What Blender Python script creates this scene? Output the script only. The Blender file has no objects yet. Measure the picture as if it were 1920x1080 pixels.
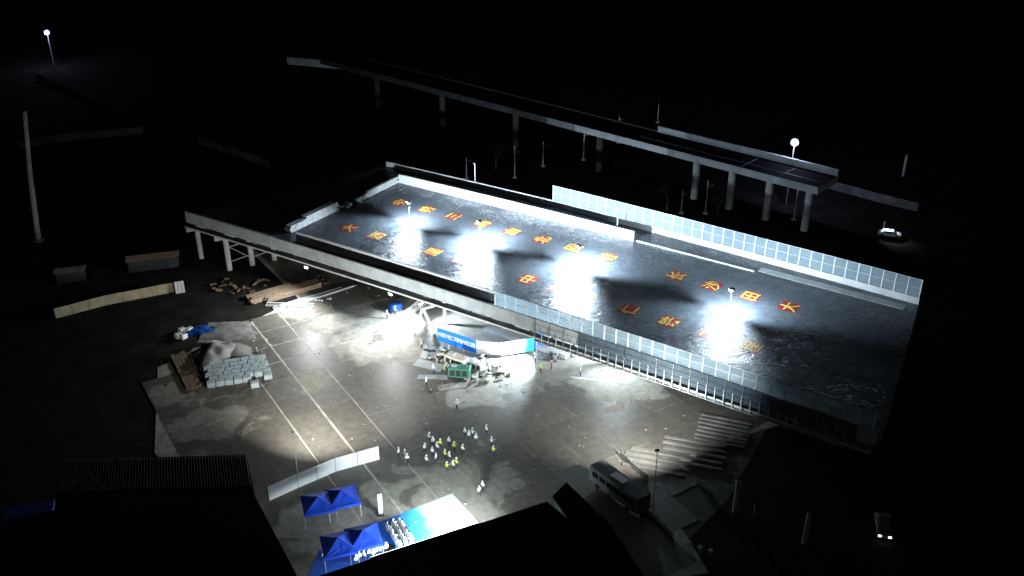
import bpy, bmesh, math, random
from mathutils import Vector, Matrix
R = math.radians
ORD = ['first', 'second', 'third', 'fourth', 'fifth', 'sixth', 'seventh', 'eighth', 'ninth']
rnd = random.Random(7)
S = bpy.context.scene
COL = S.collection

# ------------------------------------------------------------------ camera, sky, moon, exposure
CAMH, PITCH, FOC = 84.0, 27.0, 1800.0
cam = bpy.data.cameras.new('camera'); camo = bpy.data.objects.new('camera', cam); COL.objects.link(camo)
cam.sensor_width = 36.0; cam.lens = 36.0 * FOC / 1920.0
cam.clip_start = 1.0; cam.clip_end = 6000.0
camo.location = (0, 0, CAMH); camo.rotation_euler = (R(90 - PITCH), 0, 0)
S.camera = camo
W = bpy.data.worlds.new('World'); S.world = W; W.use_nodes = True
wn = W.node_tree
bg = wn.nodes['Background']
sky = wn.nodes.new('ShaderNodeTexSky'); sky.sky_type = 'NISHITA'; sky.sun_disc = False
sky.sun_elevation = R(4); sky.sun_rotation = R(200)
wn.links.new(sky.outputs['Color'], bg.inputs['Color']); bg.inputs['Strength'].default_value = 0.0015
moon = bpy.data.lights.new('moon', 'SUN'); moon.energy = 0.01; moon.angle = R(0.5); moon.color = (0.8, 0.88, 1.0)
moono = bpy.data.objects.new('moon', moon); COL.objects.link(moono); moono.rotation_euler = (R(60), 0, R(-20))
S.view_settings.view_transform = 'Standard'; S.view_settings.look = 'None'
S.view_settings.exposure = 0.0; S.view_settings.gamma = 1.0; S.view_settings.use_curve_mapping = False
S.render.engine = 'CYCLES'

# ------------------------------------------------------------------ where things stand
def at(px, py, z=0.0):
    """world point at height z that the photograph shows at pixel (px, py)"""
    x = px - 960; u = 540 - py; c, s = math.cos(R(PITCH)), math.sin(R(PITCH))
    d = (x, FOC * c + u * s, -FOC * s + u * c)
    t = (z - CAMH) / d[2]
    return Vector((d[0] * t, d[1] * t, z))
H0, K, OX, OY = R(-32.2), R(0.032), -24.0, 193.0
def hd(s): return H0 - K * s
def P(s, t, z=11.0):
    """bridge coordinates: s along the gently curved deck, t across it towards the camera"""
    x = (math.sin(H0) - math.sin(H0 - K * s)) / K; y = (math.cos(H0 - K * s) - math.cos(H0)) / K
    h = hd(s)
    return Vector((OX + x + math.sin(h) * t, OY + y - math.cos(h) * t, z))

# ------------------------------------------------------------------ materials
def mat(name, col, rough=0.8, var=0.25, scale=1.5, metal=0.0, bump=0.0, bscale=8.0, spec=0.5, world=True, trans=0.0):
    m = bpy.data.materials.new(name); m.use_nodes = True; nt = m.node_tree
    b = nt.nodes['Principled BSDF']
    b.inputs['Roughness'].default_value = rough; b.inputs['Metallic'].default_value = metal
    b.inputs['Specular IOR Level'].default_value = spec
    geo = nt.nodes.new('ShaderNodeNewGeometry' if world else 'ShaderNodeTexCoord')
    src = geo.outputs['Position'] if world else geo.outputs['Object']
    n = nt.nodes.new('ShaderNodeTexNoise'); n.inputs['Scale'].default_value = scale; n.inputs['Detail'].default_value = 6
    nt.links.new(src, n.inputs['Vector'])
    r = nt.nodes.new('ShaderNodeValToRGB'); cr = r.color_ramp
    cr.elements[0].position = 0.3; cr.elements[1].position = 0.7
    cr.elements[0].color = tuple(c * (1 - var) for c in col) + (1,)
    cr.elements[1].color = tuple(min(1, c * (1 + var)) for c in col) + (1,)
    nt.links.new(n.outputs['Fac'], r.inputs['Fac']); nt.links.new(r.outputs['Color'], b.inputs['Base Color'])
    if bump:
        n2 = nt.nodes.new('ShaderNodeTexNoise'); n2.inputs['Scale'].default_value = bscale; n2.inputs['Detail'].default_value = 4
        nt.links.new(src, n2.inputs['Vector'])
        bp = nt.nodes.new('ShaderNodeBump'); bp.inputs['Strength'].default_value = bump; bp.inputs['Distance'].default_value = 0.1
        nt.links.new(n2.outputs['Fac'], bp.inputs['Height']); nt.links.new(bp.outputs['Normal'], b.inputs['Normal'])
    if trans:
        out = nt.nodes['Material Output']; mx = nt.nodes.new('ShaderNodeMixShader'); tr = nt.nodes.new('ShaderNodeBsdfTransparent')
        tl = nt.nodes.new('ShaderNodeBsdfTranslucent'); m2 = nt.nodes.new('ShaderNodeMixShader')
        nt.links.new(r.outputs['Color'], tl.inputs['Color']); m2.inputs['Fac'].default_value = 0.5
        nt.links.new(b.outputs['BSDF'], m2.inputs[1]); nt.links.new(tl.outputs['BSDF'], m2.inputs[2])
        mx.inputs['Fac'].default_value = trans
        nt.links.new(m2.outputs['Shader'], mx.inputs[1]); nt.links.new(tr.outputs['BSDF'], mx.inputs[2])
        nt.links.new(mx.outputs['Shader'], out.inputs['Surface'])
    return m
def emis(name, col, k):
    m = bpy.data.materials.new(name); m.use_nodes = True; b = m.node_tree.nodes['Principled BSDF']
    b.inputs['Base Color'].default_value = (0.8, 0.8, 0.8, 1)
    b.inputs['Emission Color'].default_value = tuple(col) + (1,); b.inputs['Emission Strength'].default_value = k
    return m
def wet_deck():
    m = mat('wet_asphalt', (0.048, 0.056, 0.066), 0.42, 0.2, 0.7); nt = m.node_tree; b = nt.nodes['Principled BSDF']
    g = nt.nodes.new('ShaderNodeNewGeometry')
    base = b.inputs['Base Color'].links[0].from_socket
    # big soft puddled areas are smoother and a little darker than the damp asphalt
    n = nt.nodes.new('ShaderNodeTexNoise'); n.inputs['Scale'].default_value = 0.13; n.inputs['Detail'].default_value = 7; n.inputs['Distortion'].default_value = 0.8
    nt.links.new(g.outputs['Position'], n.inputs['Vector'])
    mr = nt.nodes.new('ShaderNodeMapRange'); mr.inputs[1].default_value = 0.4; mr.inputs[2].default_value = 0.6
    mr.inputs[3].default_value = 0.30; mr.inputs[4].default_value = 0.52
    nt.links.new(n.outputs['Fac'], mr.inputs[0])
    fn = nt.nodes.new('ShaderNodeTexNoise'); fn.inputs['Scale'].default_value = 0.75; fn.inputs['Detail'].default_value = 8; fn.inputs['Roughness'].default_value = 0.65; fn.inputs['Distortion'].default_value = 1.2
    nt.links.new(g.outputs['Position'], fn.inputs['Vector'])
    fm = nt.nodes.new('ShaderNodeMapRange'); fm.inputs[1].default_value = 0.44; fm.inputs[2].default_value = 0.56; fm.inputs[3].default_value = -0.12; fm.inputs[4].default_value = 0.10
    nt.links.new(fn.outputs['Fac'], fm.inputs[0]); sm = nt.nodes.new('ShaderNodeMath'); sm.operation = 'ADD'; nt.links.new(mr.outputs[0], sm.inputs[0]); nt.links.new(fm.outputs[0], sm.inputs[1])
    nt.links.new(sm.outputs[0], b.inputs['Roughness'])
    w = nt.nodes.new('ShaderNodeTexNoise'); w.inputs['Scale'].default_value = 1.1; w.inputs['Detail'].default_value = 5; w.inputs['Roughness'].default_value = 0.62
    w.inputs['Distortion'].default_value = 0.6
    mp = nt.nodes.new('ShaderNodeMapping'); mp.inputs['Rotation'].default_value = (0, 0, R(34)); mp.inputs['Scale'].default_value = (0.8, 1.6, 1)
    nt.links.new(g.outputs['Position'], mp.inputs['Vector']); nt.links.new(mp.outputs['Vector'], w.inputs['Vector'])
    bp = nt.nodes.new('ShaderNodeBump'); bp.inputs['Strength'].default_value = 1.0; bp.inputs['Distance'].default_value = 0.34
    # standing water gathers towards the low (near) side of the deck, the far half is only damp
    dt = nt.nodes.new('ShaderNodeVectorMath'); dt.operation = 'DOT_PRODUCT'; dt.inputs[1].default_value = (math.sin(R(-34)), -math.cos(R(-34)), 0); nt.links.new(g.outputs['Position'], dt.inputs[0])
    c0 = P(50, 17).x * math.sin(R(-34)) - P(50, 17).y * math.cos(R(-34))
    m2 = nt.nodes.new('ShaderNodeMapRange'); m2.inputs[1].default_value = c0 - 2; m2.inputs[2].default_value = c0 + 9; m2.inputs[3].default_value = .22; m2.inputs[4].default_value = .7
    nt.links.new(dt.outputs['Value'], m2.inputs[0]); nt.links.new(m2.outputs[0], bp.inputs['Strength'])
    nt.links.new(w.outputs['Fac'], bp.inputs['Height']); nt.links.new(bp.outputs['Normal'], b.inputs['Normal'])
    return m
def yard_mat(name, dry, wet, blobs):
    """wet concrete with ragged dry patches: blobs are (x, y, radius) of the dry patches"""
    m = bpy.data.materials.new(name); m.use_nodes = True; nt = m.node_tree; b = nt.nodes['Principled BSDF']; N = nt.nodes.new; Lk = nt.links.new
    g = N('ShaderNodeNewGeometry')
    n = N('ShaderNodeTexNoise'); n.inputs['Scale'].default_value = 0.16; n.inputs['Detail'].default_value = 10; n.inputs['Roughness'].default_value = 0.47
    n.inputs['Distortion'].default_value = 0.9; Lk(g.outputs['Position'], n.inputs['Vector'])
    acc = None
    for x, y, r in blobs:
        d = N('ShaderNodeVectorMath'); d.operation = 'DISTANCE'; d.inputs[1].default_value = (x, y, 0.1); Lk(g.outputs['Position'], d.inputs[0])
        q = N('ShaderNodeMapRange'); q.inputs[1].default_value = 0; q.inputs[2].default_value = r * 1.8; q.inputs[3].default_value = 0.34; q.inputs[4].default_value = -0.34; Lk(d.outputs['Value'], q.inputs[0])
        if acc is None: acc = q.outputs[0]
        else:
            mxn = N('ShaderNodeMath'); mxn.operation = 'MAXIMUM'; Lk(acc, mxn.inputs[0]); Lk(q.outputs[0], mxn.inputs[1]); acc = mxn.outputs[0]
    ad = N('ShaderNodeMath'); ad.operation = 'ADD'; Lk(n.outputs['Fac'], ad.inputs[0]); Lk(acc, ad.inputs[1])
    r = N('ShaderNodeValToRGB'); cr = r.color_ramp
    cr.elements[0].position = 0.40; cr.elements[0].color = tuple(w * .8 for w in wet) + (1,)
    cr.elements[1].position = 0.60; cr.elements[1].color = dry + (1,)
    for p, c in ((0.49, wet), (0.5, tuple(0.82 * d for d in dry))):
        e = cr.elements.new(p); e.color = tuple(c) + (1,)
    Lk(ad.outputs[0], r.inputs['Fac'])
    f = N('ShaderNodeTexNoise'); f.inputs['Scale'].default_value = 0.9; f.inputs['Detail'].default_value = 8; Lk(g.outputs['Position'], f.inputs['Vector'])
    oi = N('ShaderNodeObjectInfo'); ma = N('ShaderNodeMapRange'); ma.inputs[3].default_value = 0.86; ma.inputs[4].default_value = 1.12; Lk(oi.outputs['Random'], ma.inputs[0])
    fr = N('ShaderNodeMapRange'); fr.inputs[1].default_value = 0.3; fr.inputs[2].default_value = 0.7; fr.inputs[3].default_value = 0.78; fr.inputs[4].default_value = 1.18; Lk(f.outputs['Fac'], fr.inputs[0])
    mu = N('ShaderNodeMath'); mu.operation = 'MULTIPLY'; Lk(ma.outputs[0], mu.inputs[0]); Lk(fr.outputs[0], mu.inputs[1])
    mx = N('ShaderNodeVectorMath'); mx.operation = 'SCALE'; Lk(r.outputs['Color'], mx.inputs[0]); Lk(mu.outputs[0], mx.inputs['Scale']); Lk(mx.outputs[0], b.inputs['Base Color'])
    mr = N('ShaderNodeMapRange'); mr.inputs[1].default_value = 0.47; mr.inputs[2].default_value = 0.53; mr.inputs[3].default_value = 0.5; mr.inputs[4].default_value = 0.9
    Lk(ad.outputs[0], mr.inputs[0]); Lk(mr.outputs[0], b.inputs['Roughness']); b.inputs['Specular IOR Level'].default_value = 0.35
    bp = N('ShaderNodeBump'); bp.inputs['Strength'].default_value = 0.4; bp.inputs['Distance'].default_value = 0.06; Lk(f.outputs['Fac'], bp.inputs['Height']); Lk(bp.outputs['Normal'], b.inputs['Normal'])
    return m
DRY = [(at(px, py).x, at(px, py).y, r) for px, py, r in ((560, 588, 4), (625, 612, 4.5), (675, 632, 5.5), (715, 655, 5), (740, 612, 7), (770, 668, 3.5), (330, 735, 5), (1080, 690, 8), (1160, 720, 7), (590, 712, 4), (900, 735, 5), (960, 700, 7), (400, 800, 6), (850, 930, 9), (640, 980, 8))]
M = dict(
    dirt=mat('dark_soil', (0.022, 0.021, 0.018), 1.0, 0.5, 0.25, bump=0.6, bscale=0.8, spec=0.1),
    asphalt=wet_deck(),
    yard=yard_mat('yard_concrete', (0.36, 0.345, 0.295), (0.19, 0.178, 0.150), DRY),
    joint=mat('joint_mortar', (0.5, 0.49, 0.43), 0.9, 0.35, 0.8),
    conc=mat('concrete', (0.40, 0.43, 0.44), 0.85, 0.16, 0.6, bump=0.15),
    concd=mat('stained_dimmed_concrete', (0.20, 0.205, 0.20), 0.9, 0.3, 0.5, bump=0.15),  # stained; also stands in for half shade along the viaduct
    pale=mat('pale_concrete', (0.55, 0.56, 0.55), 0.8, 0.12, 0.5),
    white=mat('white_paint', (0.78, 0.80, 0.80), 0.5, 0.06, 1.0),
    steel=mat('galvanised_steel', (0.55, 0.60, 0.63), 0.45, 0.1, 2.0, metal=0.3),
    block=mat('bluish_concrete_block', (0.42, 0.50, 0.52), 0.85, 0.15, 1.2, bump=0.3),
    night_tone=mat('night_shaded_concrete', (0.045, 0.045, 0.045), 0.95, 0.35, 0.4),  # concrete darkened in colour where no lamp reaches
    dark=mat('dark_steel', (0.035, 0.04, 0.045), 0.6, 0.3, 2.0, metal=0.2),
    rust=mat('rusty_steel', (0.16, 0.10, 0.06), 0.8, 0.4, 1.5),
    timber=mat('timber', (0.24, 0.18, 0.12), 0.85, 0.35, 2.0),
    screen=mat('clear_barrier_sheet', (0.50, 0.62, 0.68), 0.35, 0.08, 0.5, trans=0.42),
    net=mat('dark_debris_net', (0.15, 0.21, 0.26), 0.7, 0.15, 1.0, trans=0.4),
    screen2=mat('tinted_barrier_sheet', (0.36, 0.47, 0.52), 0.35, 0.12, 0.5, trans=0.38),
    yellow=mat('yellow_sheet', (0.36, 0.27, 0.045), 0.7, 0.35, 1.2),
    red=mat('red_cloth', (0.15, 0.007, 0.009), 0.6, 0.4, 1.2),
    banner=mat('blue_banner', (0.008, 0.20, 0.75), 0.6, 0.1, 1.0),
    bannerw=mat('white_banner', (0.72, 0.78, 0.76), 0.6, 0.06, 1.0),
    cyan=mat('cyan_banner', (0.10, 0.55, 0.60), 0.6, 0.1, 1.0),
    tent=mat('blue_canvas', (0.004, 0.05, 0.50), 0.7, 0.15, 0.8),
    
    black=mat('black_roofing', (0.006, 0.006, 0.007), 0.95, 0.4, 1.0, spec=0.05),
    corr=mat('corrugated_roof', (0.03, 0.035, 0.038), 0.8, 0.3, 1.0, spec=0.1),
    green=mat('green_paint', (0.05, 0.22, 0.15), 0.6, 0.15, 1.5),
    cream=mat('cream_paint', (0.62, 0.55, 0.46), 0.6, 0.1, 1.5),
    sand=mat('grey_sand', (0.22, 0.22, 0.205), 0.95, 0.25, 0.8, bump=0.5, bscale=3.0),
    rubble=mat('rubble', (0.42, 0.41, 0.37), 0.95, 0.3, 1.0, bump=0.3),
    tarp=mat('blue_tarp', (0.01, 0.07, 0.33), 0.5, 0.2, 1.5),
    plate=mat('yellow_board', (0.36, 0.31, 0.19), 0.85, 0.25, 0.7),
    shirt=mat('white_shirt', (0.75, 0.76, 0.74), 0.8, 0.1, 3.0),
    vest=mat('hi_vis_vest', (0.55, 0.62, 0.06), 0.7, 0.1, 3.0),
    redshirt=mat('red_shirt', (0.5, 0.04, 0.03), 0.8, 0.1, 3.0),
    trousers=mat('dark_trousers', (0.03, 0.035, 0.05), 0.85, 0.2, 3.0),
    skin=mat('skin', (0.45, 0.28, 0.2), 0.6, 0.1, 5.0),
    hair=mat('black_hair', (0.012, 0.01, 0.01), 0.7, 0.2, 5.0),
    helmet=mat('white_helmet', (0.8, 0.8, 0.78), 0.35, 0.03, 3.0),
    glass=mat('dark_glass', (0.02, 0.025, 0.03), 0.1, 0.1, 1.0),
    tyre=mat('tyre_rubber', (0.02, 0.02, 0.02), 0.9, 0.1, 3.0),
    bark=mat('bare_bark', (0.10, 0.085, 0.06), 0.95, 0.3, 3.0),
    lens=emis('lit_lens', (0.88, 0.94, 1.0), 160), lamp=emis('lit_lamp', (0.80, 0.86, 1.0), 60),
    farlamp=emis('lit_far_lamp', (0.30, 0.34, 1.0), 4), head=emis('lit_headlight', (1, 0.97, 0.9), 6),
    led=emis('led_screen_face', (0.75, 0.92, 1.0), 14),
)

def glare_print(name, p0, p1, stops, rough=0.8):
    """a print with glare put into its colours, run from p0 to p1 (world points)"""
    m = bpy.data.materials.new(name); m.use_nodes = True; nt = m.node_tree; b = nt.nodes['Principled BSDF']; b.inputs['Roughness'].default_value = rough
    g = nt.nodes.new('ShaderNodeNewGeometry'); d = Vector((p1[0] - p0[0], p1[1] - p0[1], 0)); ax = d / d.length_squared
    s1 = nt.nodes.new('ShaderNodeVectorMath'); s1.operation = 'SUBTRACT'; s1.inputs[1].default_value = (p0[0], p0[1], 0); nt.links.new(g.outputs['Position'], s1.inputs[0])
    dt = nt.nodes.new('ShaderNodeVectorMath'); dt.operation = 'DOT_PRODUCT'; dt.inputs[1].default_value = ax; nt.links.new(s1.outputs[0], dt.inputs[0])
    n = nt.nodes.new('ShaderNodeTexNoise'); n.inputs['Scale'].default_value = 0.7; nt.links.new(g.outputs['Position'], n.inputs['Vector'])
    ms = nt.nodes.new('ShaderNodeMath'); ms.operation = 'MULTIPLY_ADD'; ms.inputs[1].default_value = .14; nt.links.new(n.outputs['Fac'], ms.inputs[0]); nt.links.new(dt.outputs['Value'], ms.inputs[2])
    r = nt.nodes.new('ShaderNodeValToRGB'); cr = r.color_ramp; cr.elements[0].position = stops[0][0]; cr.elements[0].color = stops[0][1] + (1,); cr.elements[1].position = stops[-1][0]; cr.elements[1].color = stops[-1][1] + (1,)
    for p, c in stops[1:-1]: e = cr.elements.new(p); e.color = c + (1,)
    nt.links.new(ms.outputs[0], r.inputs['Fac']); nt.links.new(r.outputs['Color'], b.inputs['Base Color']); return m
# ------------------------------------------------------------------ builders
def link(name, me, parent=None, m=None):
    o = bpy.data.objects.new(name, me); COL.objects.link(o)
    if m is not None: me.materials.append(m)
    if parent is not None: o.parent = parent
    return o
def thing(name, label, cat, loc=(0, 0, 0), rz=0.0, group=None):
    o = bpy.data.objects.new(name, None); COL.objects.link(o); o.empty_display_size = 0.3
    o.location = loc; o.rotation_euler = (0, 0, rz); return tag(o, label, cat, group)
def tag(o, label, cat, group=None):
    o['label'] = label; o['category'] = cat
    if group: o['group'] = group
    return o
def struct(o): o['kind'] = 'structure'; return o
class MB:
    def __init__(s): s.v = []; s.f = []
    def box(s, x0, x1, y0, y1, z0, z1, rz=0, c=(0, 0, 0)):
        b = len(s.v); cs, sn = math.cos(rz), math.sin(rz)
        for z in (z0, z1):
            for x, y in ((x0, y0), (x1, y0), (x1, y1), (x0, y1)):
                s.v.append((c[0] + x * cs - y * sn, c[1] + x * sn + y * cs, c[2] + z))
        s.f += [(b, b + 3, b + 2, b + 1), (b + 4, b + 5, b + 6, b + 7)] + [(b + i, b + (i + 1) % 4, b + 4 + (i + 1) % 4, b + 4 + i) for i in range(4)]
        return s
    def bar(s, a, b_, r, n=6, r2=None):
        a = Vector(a); b_ = Vector(b_); d = (b_ - a).normalized(); r2 = r if r2 is None else r2
        u = d.orthogonal().normalized(); w = d.cross(u); b = len(s.v)
        for p, rr in ((a, r), (b_, r2)):
            for i in range(n):
                q = p + (u * math.cos(2 * math.pi * (i + .5) / n) + w * math.sin(2 * math.pi * (i + .5) / n)) * rr; s.v.append(tuple(q))
        s.f += [(b + i, b + (i + 1) % n, b + n + (i + 1) % n, b + n + i) for i in range(n)]
        s.f += [tuple(b + i for i in reversed(range(n))), tuple(b + n + i for i in range(n))]
        return s
    def prism(s, poly, z0, z1):
        b = len(s.v); n = len(poly)
        s.v += [(p[0], p[1], z0) for p in poly] + [(p[0], p[1], z1) for p in poly]
        s.f += [tuple(b + i for i in reversed(range(n))), tuple(b + n + i for i in range(n))] + [(b + i, b + (i + 1) % n, b + n + (i + 1) % n, b + n + i) for i in range(n)]
        return s
    def sweep(s, s0, s1, prof, step=4.0):
        """closed (t, z) profile run along the bridge"""
        n = max(1, int(abs(s1 - s0) / step)); b = len(s.v); k = len(prof)
        for i in range(n + 1):
            ss = s0 + (s1 - s0) * i / n
            for q in prof:
                t, z = (q[0](ss) if callable(q[0]) else q[0]), q[1]
                s.v.append(tuple(P(ss, t, z)))
        for i in range(n):
            for j in range(k):
                a = b + i * k + j; c = b + i * k + (j + 1) % k
                s.f.append((a, c, c + k, a + k))
        s.f.append(tuple(b + j for j in reversed(range(k)))); s.f.append(tuple(b + n * k + j for j in range(k)))
        return s
    def mesh(s, name='mesh', bevel=0.0):
        me = bpy.data.meshes.new(name); me.from_pydata(s.v, [], s.f); me.validate()
        bm = bmesh.new(); bm.from_mesh(me); bmesh.ops.recalc_face_normals(bm, faces=bm.faces)
        if bevel: bmesh.ops.bevel(bm, geom=bm.edges[:], offset=bevel, segments=1, affect='EDGES')
        bm.to_mesh(me); bm.free(); return me
    def obj(s, name, m, parent=None, bevel=0.0): return link(name, s.mesh(name, bevel), parent, m)
def rect(t0, t1, z0, z1): return [(t0, z0), (t1, z0), (t1, z1), (t0, z1)]
def inst(name, me, parent, loc=(0, 0, 0), rot=(0, 0, 0)):
    o = bpy.data.objects.new(name, me); COL.objects.link(o); o.parent = parent; o.location = loc; o.rotation_euler = rot; return o
def copy_tree(o, parent=None):
    c = o.copy(); COL.objects.link(c)
    if parent is not None: c.parent = parent
    for ch in list(KIDS.get(o.name, ())) or list(o.children): copy_tree(ch, c)
    return c
KIDS = {}
def mm(mb, m, name='mesh', bevel=0.0):
    me = mb.mesh(name, bevel); me.materials.append(m); return me
def spot(loc, aim, power, size, blend=0.4, radius=0.25, col=(0.70, 0.86, 1.0), parent=None):
    l = bpy.data.lights.new('lamp_light', 'SPOT'); l.energy = power; l.spot_size = R(size); l.spot_blend = blend
    l.shadow_soft_size = radius; l.color = col
    o = bpy.data.objects.new('lamp_light', l); COL.objects.link(o)
    o.location = loc; o.rotation_euler = (Vector(aim) - Vector(loc)).to_track_quat('-Z', 'Y').to_euler()
    return o

# ------------------------------------------------------------------ ground and yard
g = MB(); g.v = [(-2500, -100, 0), (2500, -100, 0), (2500, 5000, 0), (-2500, 5000, 0)]; g.f = [(0, 1, 2, 3)]
struct(g.obj('ground', M['dirt']))
AX = R(-58.0); ux = Vector((math.cos(AX), math.sin(AX), 0)); uy = Vector((-math.sin(AX), math.cos(AX), 0)); Y0 = at(487.5, 624.6)
bed = MB(); yard_poly = [at(296, 690), at(560, 560), Vector((-60, 190, 0)), Vector((-5, 190, 0)), Vector((46, 122, 0)), at(1320, 840), at(1240, 930), at(1330, 1075), at(520, 1200), at(430, 1000), at(290, 850)]
yard_poly = [(p.x, p.y) for p in yard_poly]
bed.prism(yard_poly, 0.002, 0.09)
yard = struct(bed.obj('concrete_yard', M['joint']))
def inside(p, poly):
    c = False; n = len(poly)
    for i in range(n):
        a, b = poly[i], poly[i - 1]
        if (a[1] > p[1]) != (b[1] > p[1]) and p[0] < (b[0] - a[0]) * (p[1] - a[1]) / (b[1] - a[1]) + a[0]: c = not c
    return c
SX, SY = 5.6, 5.4
slabs = []
for i in range(-12, 20):
    for j in range(-8, 24):
        c = Y0 + ux * ((i + .5) * SX) + uy * ((j + .5) * SY)
        if not inside((c.x, c.y), yard_poly): continue
        slabs.append((c, i, j))
slabs.sort(key=lambda q: -(q[0].y < 170) * 1000 + q[0].y)
for k, (c, i, j) in enumerate(slabs[:298]):
    gx = 0.2 if i in (0, 1, 2) else 0.03
    hx, hy = SX / 2 - gx / 2, SY / 2 - (0.34 if j in (-1, 0) else 0.03) / 2
    mb = MB(); zt = 0.10 + rnd.uniform(-.004, .006)
    q = []
    for sx, sy in ((-1, -1), (1, -1), (1, 1), (-1, 1)):
        p = ux * (sx * hx + rnd.uniform(-.03, .03)) + uy * (sy * hy + rnd.uniform(-.03, .03)); q.append((p.x, p.y))
    mb.prism(q, -0.03, 0); me = mm(mb, M['yard'], 'slab'); o = inst('slab', me, yard, (c.x, c.y, zt))

# tyre-trodden access track beside the yard
tr = MB(); a = [at(1290, 850), at(1440, 800), at(1370, 930), at(1230, 1075), at(1120, 1075), at(1200, 950)]
tr.prism([(p.x, p.y) for p in a], 0.001, 0.012)
struct(tr.obj('access_road', mat('track_gravel', (0.10, 0.10, 0.09), 0.95, 0.35, 0.5, bump=0.4, bscale=2)))

# ------------------------------------------------------------------ swivel bridge
br = thing('swivel_bridge', 'long swivel bridge with dark wet deck lit by floodlights, spanning the middle of the site', 'bridge')
SA, SB = -25.0, 112.0
ft = lambda s: -6.1 + max(0.0, min(1.0, (s - 34) / 71.0)) * 2.3
end = lambda: None
dk = MB(); m_, k_ = 34, 4
q0 = [P(-9 + (105.6 + 9) * i / m_, ft(-9 + 114.6 * i / m_) - .3, 0) for i in range(m_ + 1)]
q1 = [P(SA + (SB - SA) * i / m_, 37.0, 0) for i in range(m_ + 1)]
dk.v = [(p.x, p.y, z) for z in (11.0, 9.9) for q in (q0, q1) for p in q]
n_ = m_ + 1
for i in range(m_):
    dk.f += [(i, i + 1, n_ + i + 1, n_ + i), (2 * n_ + i, 3 * n_ + i, 3 * n_ + i + 1, 2 * n_ + i + 1), (i, 2 * n_ + i, 2 * n_ + i + 1, i + 1), (n_ + i, n_ + i + 1, 3 * n_ + i + 1, 3 * n_ + i)]
dk.f += [(0, n_, 3 * n_, 2 * n_), (m_, 2 * n_ + m_, 3 * n_ + m_, n_ + m_)]
dk.obj('deck', M['asphalt'], br)
MB().sweep(-16, 106, rect(6, 27, 6.3, 9.896)).obj('box_girder', M['conc'], br)
MB().sweep(SA, SB, rect(30, 33.6, 8.6, 9.896)).obj('edge_beam', M['black'], br)  # black colour stands in for the shadow in the recess under the parapet
for i in range(34): MB().sweep(SA + 1 + i * 4, SA + 1.25 + i * 4, [(33.604, 8.7), (36.0, 8.5), (36.0, 8.7), (33.604, 9.7)], .3).obj('bracket', M['dark'], br)
MB().sweep(SA, SB - 1, [(36.004, 8.45), (37.15, 8.45), (37.15, 8.78), (36.004, 8.78)]).obj('ledge', M['pale'], br)
MB().sweep(-8.5, 105.5, [(lambda s: ft(s) - .3, 11.004), (lambda s: ft(s), 11.004), (lambda s: ft(s), 12.2), (lambda s: ft(s) - .3, 12.2)]).obj('parapet', M['pale'], br)
x = -24.0; seg = 0
while x < 111:
    x1 = min(x + 8.0, 111.5)
    MB().sweep(x + .02, x1 - .02, [(37.004, 9.95), (37.42, 9.95), (37.42, 12.2), (37.2, 12.27), (37.004, 12.2)]).obj('parapet', M['conc'], br)
    x = x1
for s0 in (-10, 10, 30, 50, 70, 90):                      # stiffening ribs under the deck wing
    MB().sweep(s0, s0 + .4, [(27.004, 6.6), (30.99, 8.7), (30.99, 9.89), (27.004, 9.89)], .4).obj('rib', M['concd'], br)
# pier and round turntable
pc = P(50, 17, 0); ph = hd(50)
def ring(rx, ry, n=20): return [(rx * math.cos(2 * math.pi * i / n), ry * math.sin(2 * math.pi * i / n)) for i in range(n)]
tt = thing('bridge_pier', 'pale concrete turntable pier standing under the middle of the swivel bridge', 'pier', pc, ph)
MB().prism([(-9, -11), (8, -11), (8, 10), (-9, 10)], 0.104, 0.9).obj('footing', M['pale'], tt, .1)
MB().prism(ring(7, 7), 0.9, 1.9).obj('turntable', M['pale'], tt)
MB().prism([(-3.5, -9), (3.5, -9), (5, -7), (5, 7), (3.5, 9), (-3.5, 9), (-5, 7), (-5, -7)], 1.9, 6.296).obj('shaft', M['pale'], tt)
# kerb on the open stretch beyond the wall
kb = MB(); kb.sweep(56.2, 79, rect(-.15, .1, 11.004, 11.2)); tag(kb.obj('road_kerb', M['white']), 'thin white kerb line running on from the end of the long white wall', 'kerb')
kb = MB(); kb.sweep(79.5, 104, rect(-2.4, -.6, 11.004, 11.05)); tag(kb.obj('kerb_strip', M['conc']), 'low flat concrete strip on the deck before the far barrier', 'kerb')

# long white wall on the deck
wl = thing('deck_wall', 'long low white wall along the far side of the lit deck', 'wall')
x = 0.0
while x < 55.7:
    x1 = min(x + 4.0, 55.7); MB().sweep(x + .008, x1 - .008, [(.0, 11.003), (.3, 11.003), (.3, 12.9 + (.04 if x > 51 else 0)), (.0, 12.9 + (.04 if x > 51 else 0))], 2).obj('panel', M['white'], wl); x = x1
wl = thing('deck_wall', 'long dark-backed wall along the near side of the lit deck, starting behind the grey parapet', 'wall')
x = 3.0
while x < 49.5:
    x1 = min(x + 4.0, 49.5); MB().sweep(x + .008, x1 - .008, rect(34.2, 34.5, 11.003, 12.9), 2).obj('panel', M['white'], wl); x = x1
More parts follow.
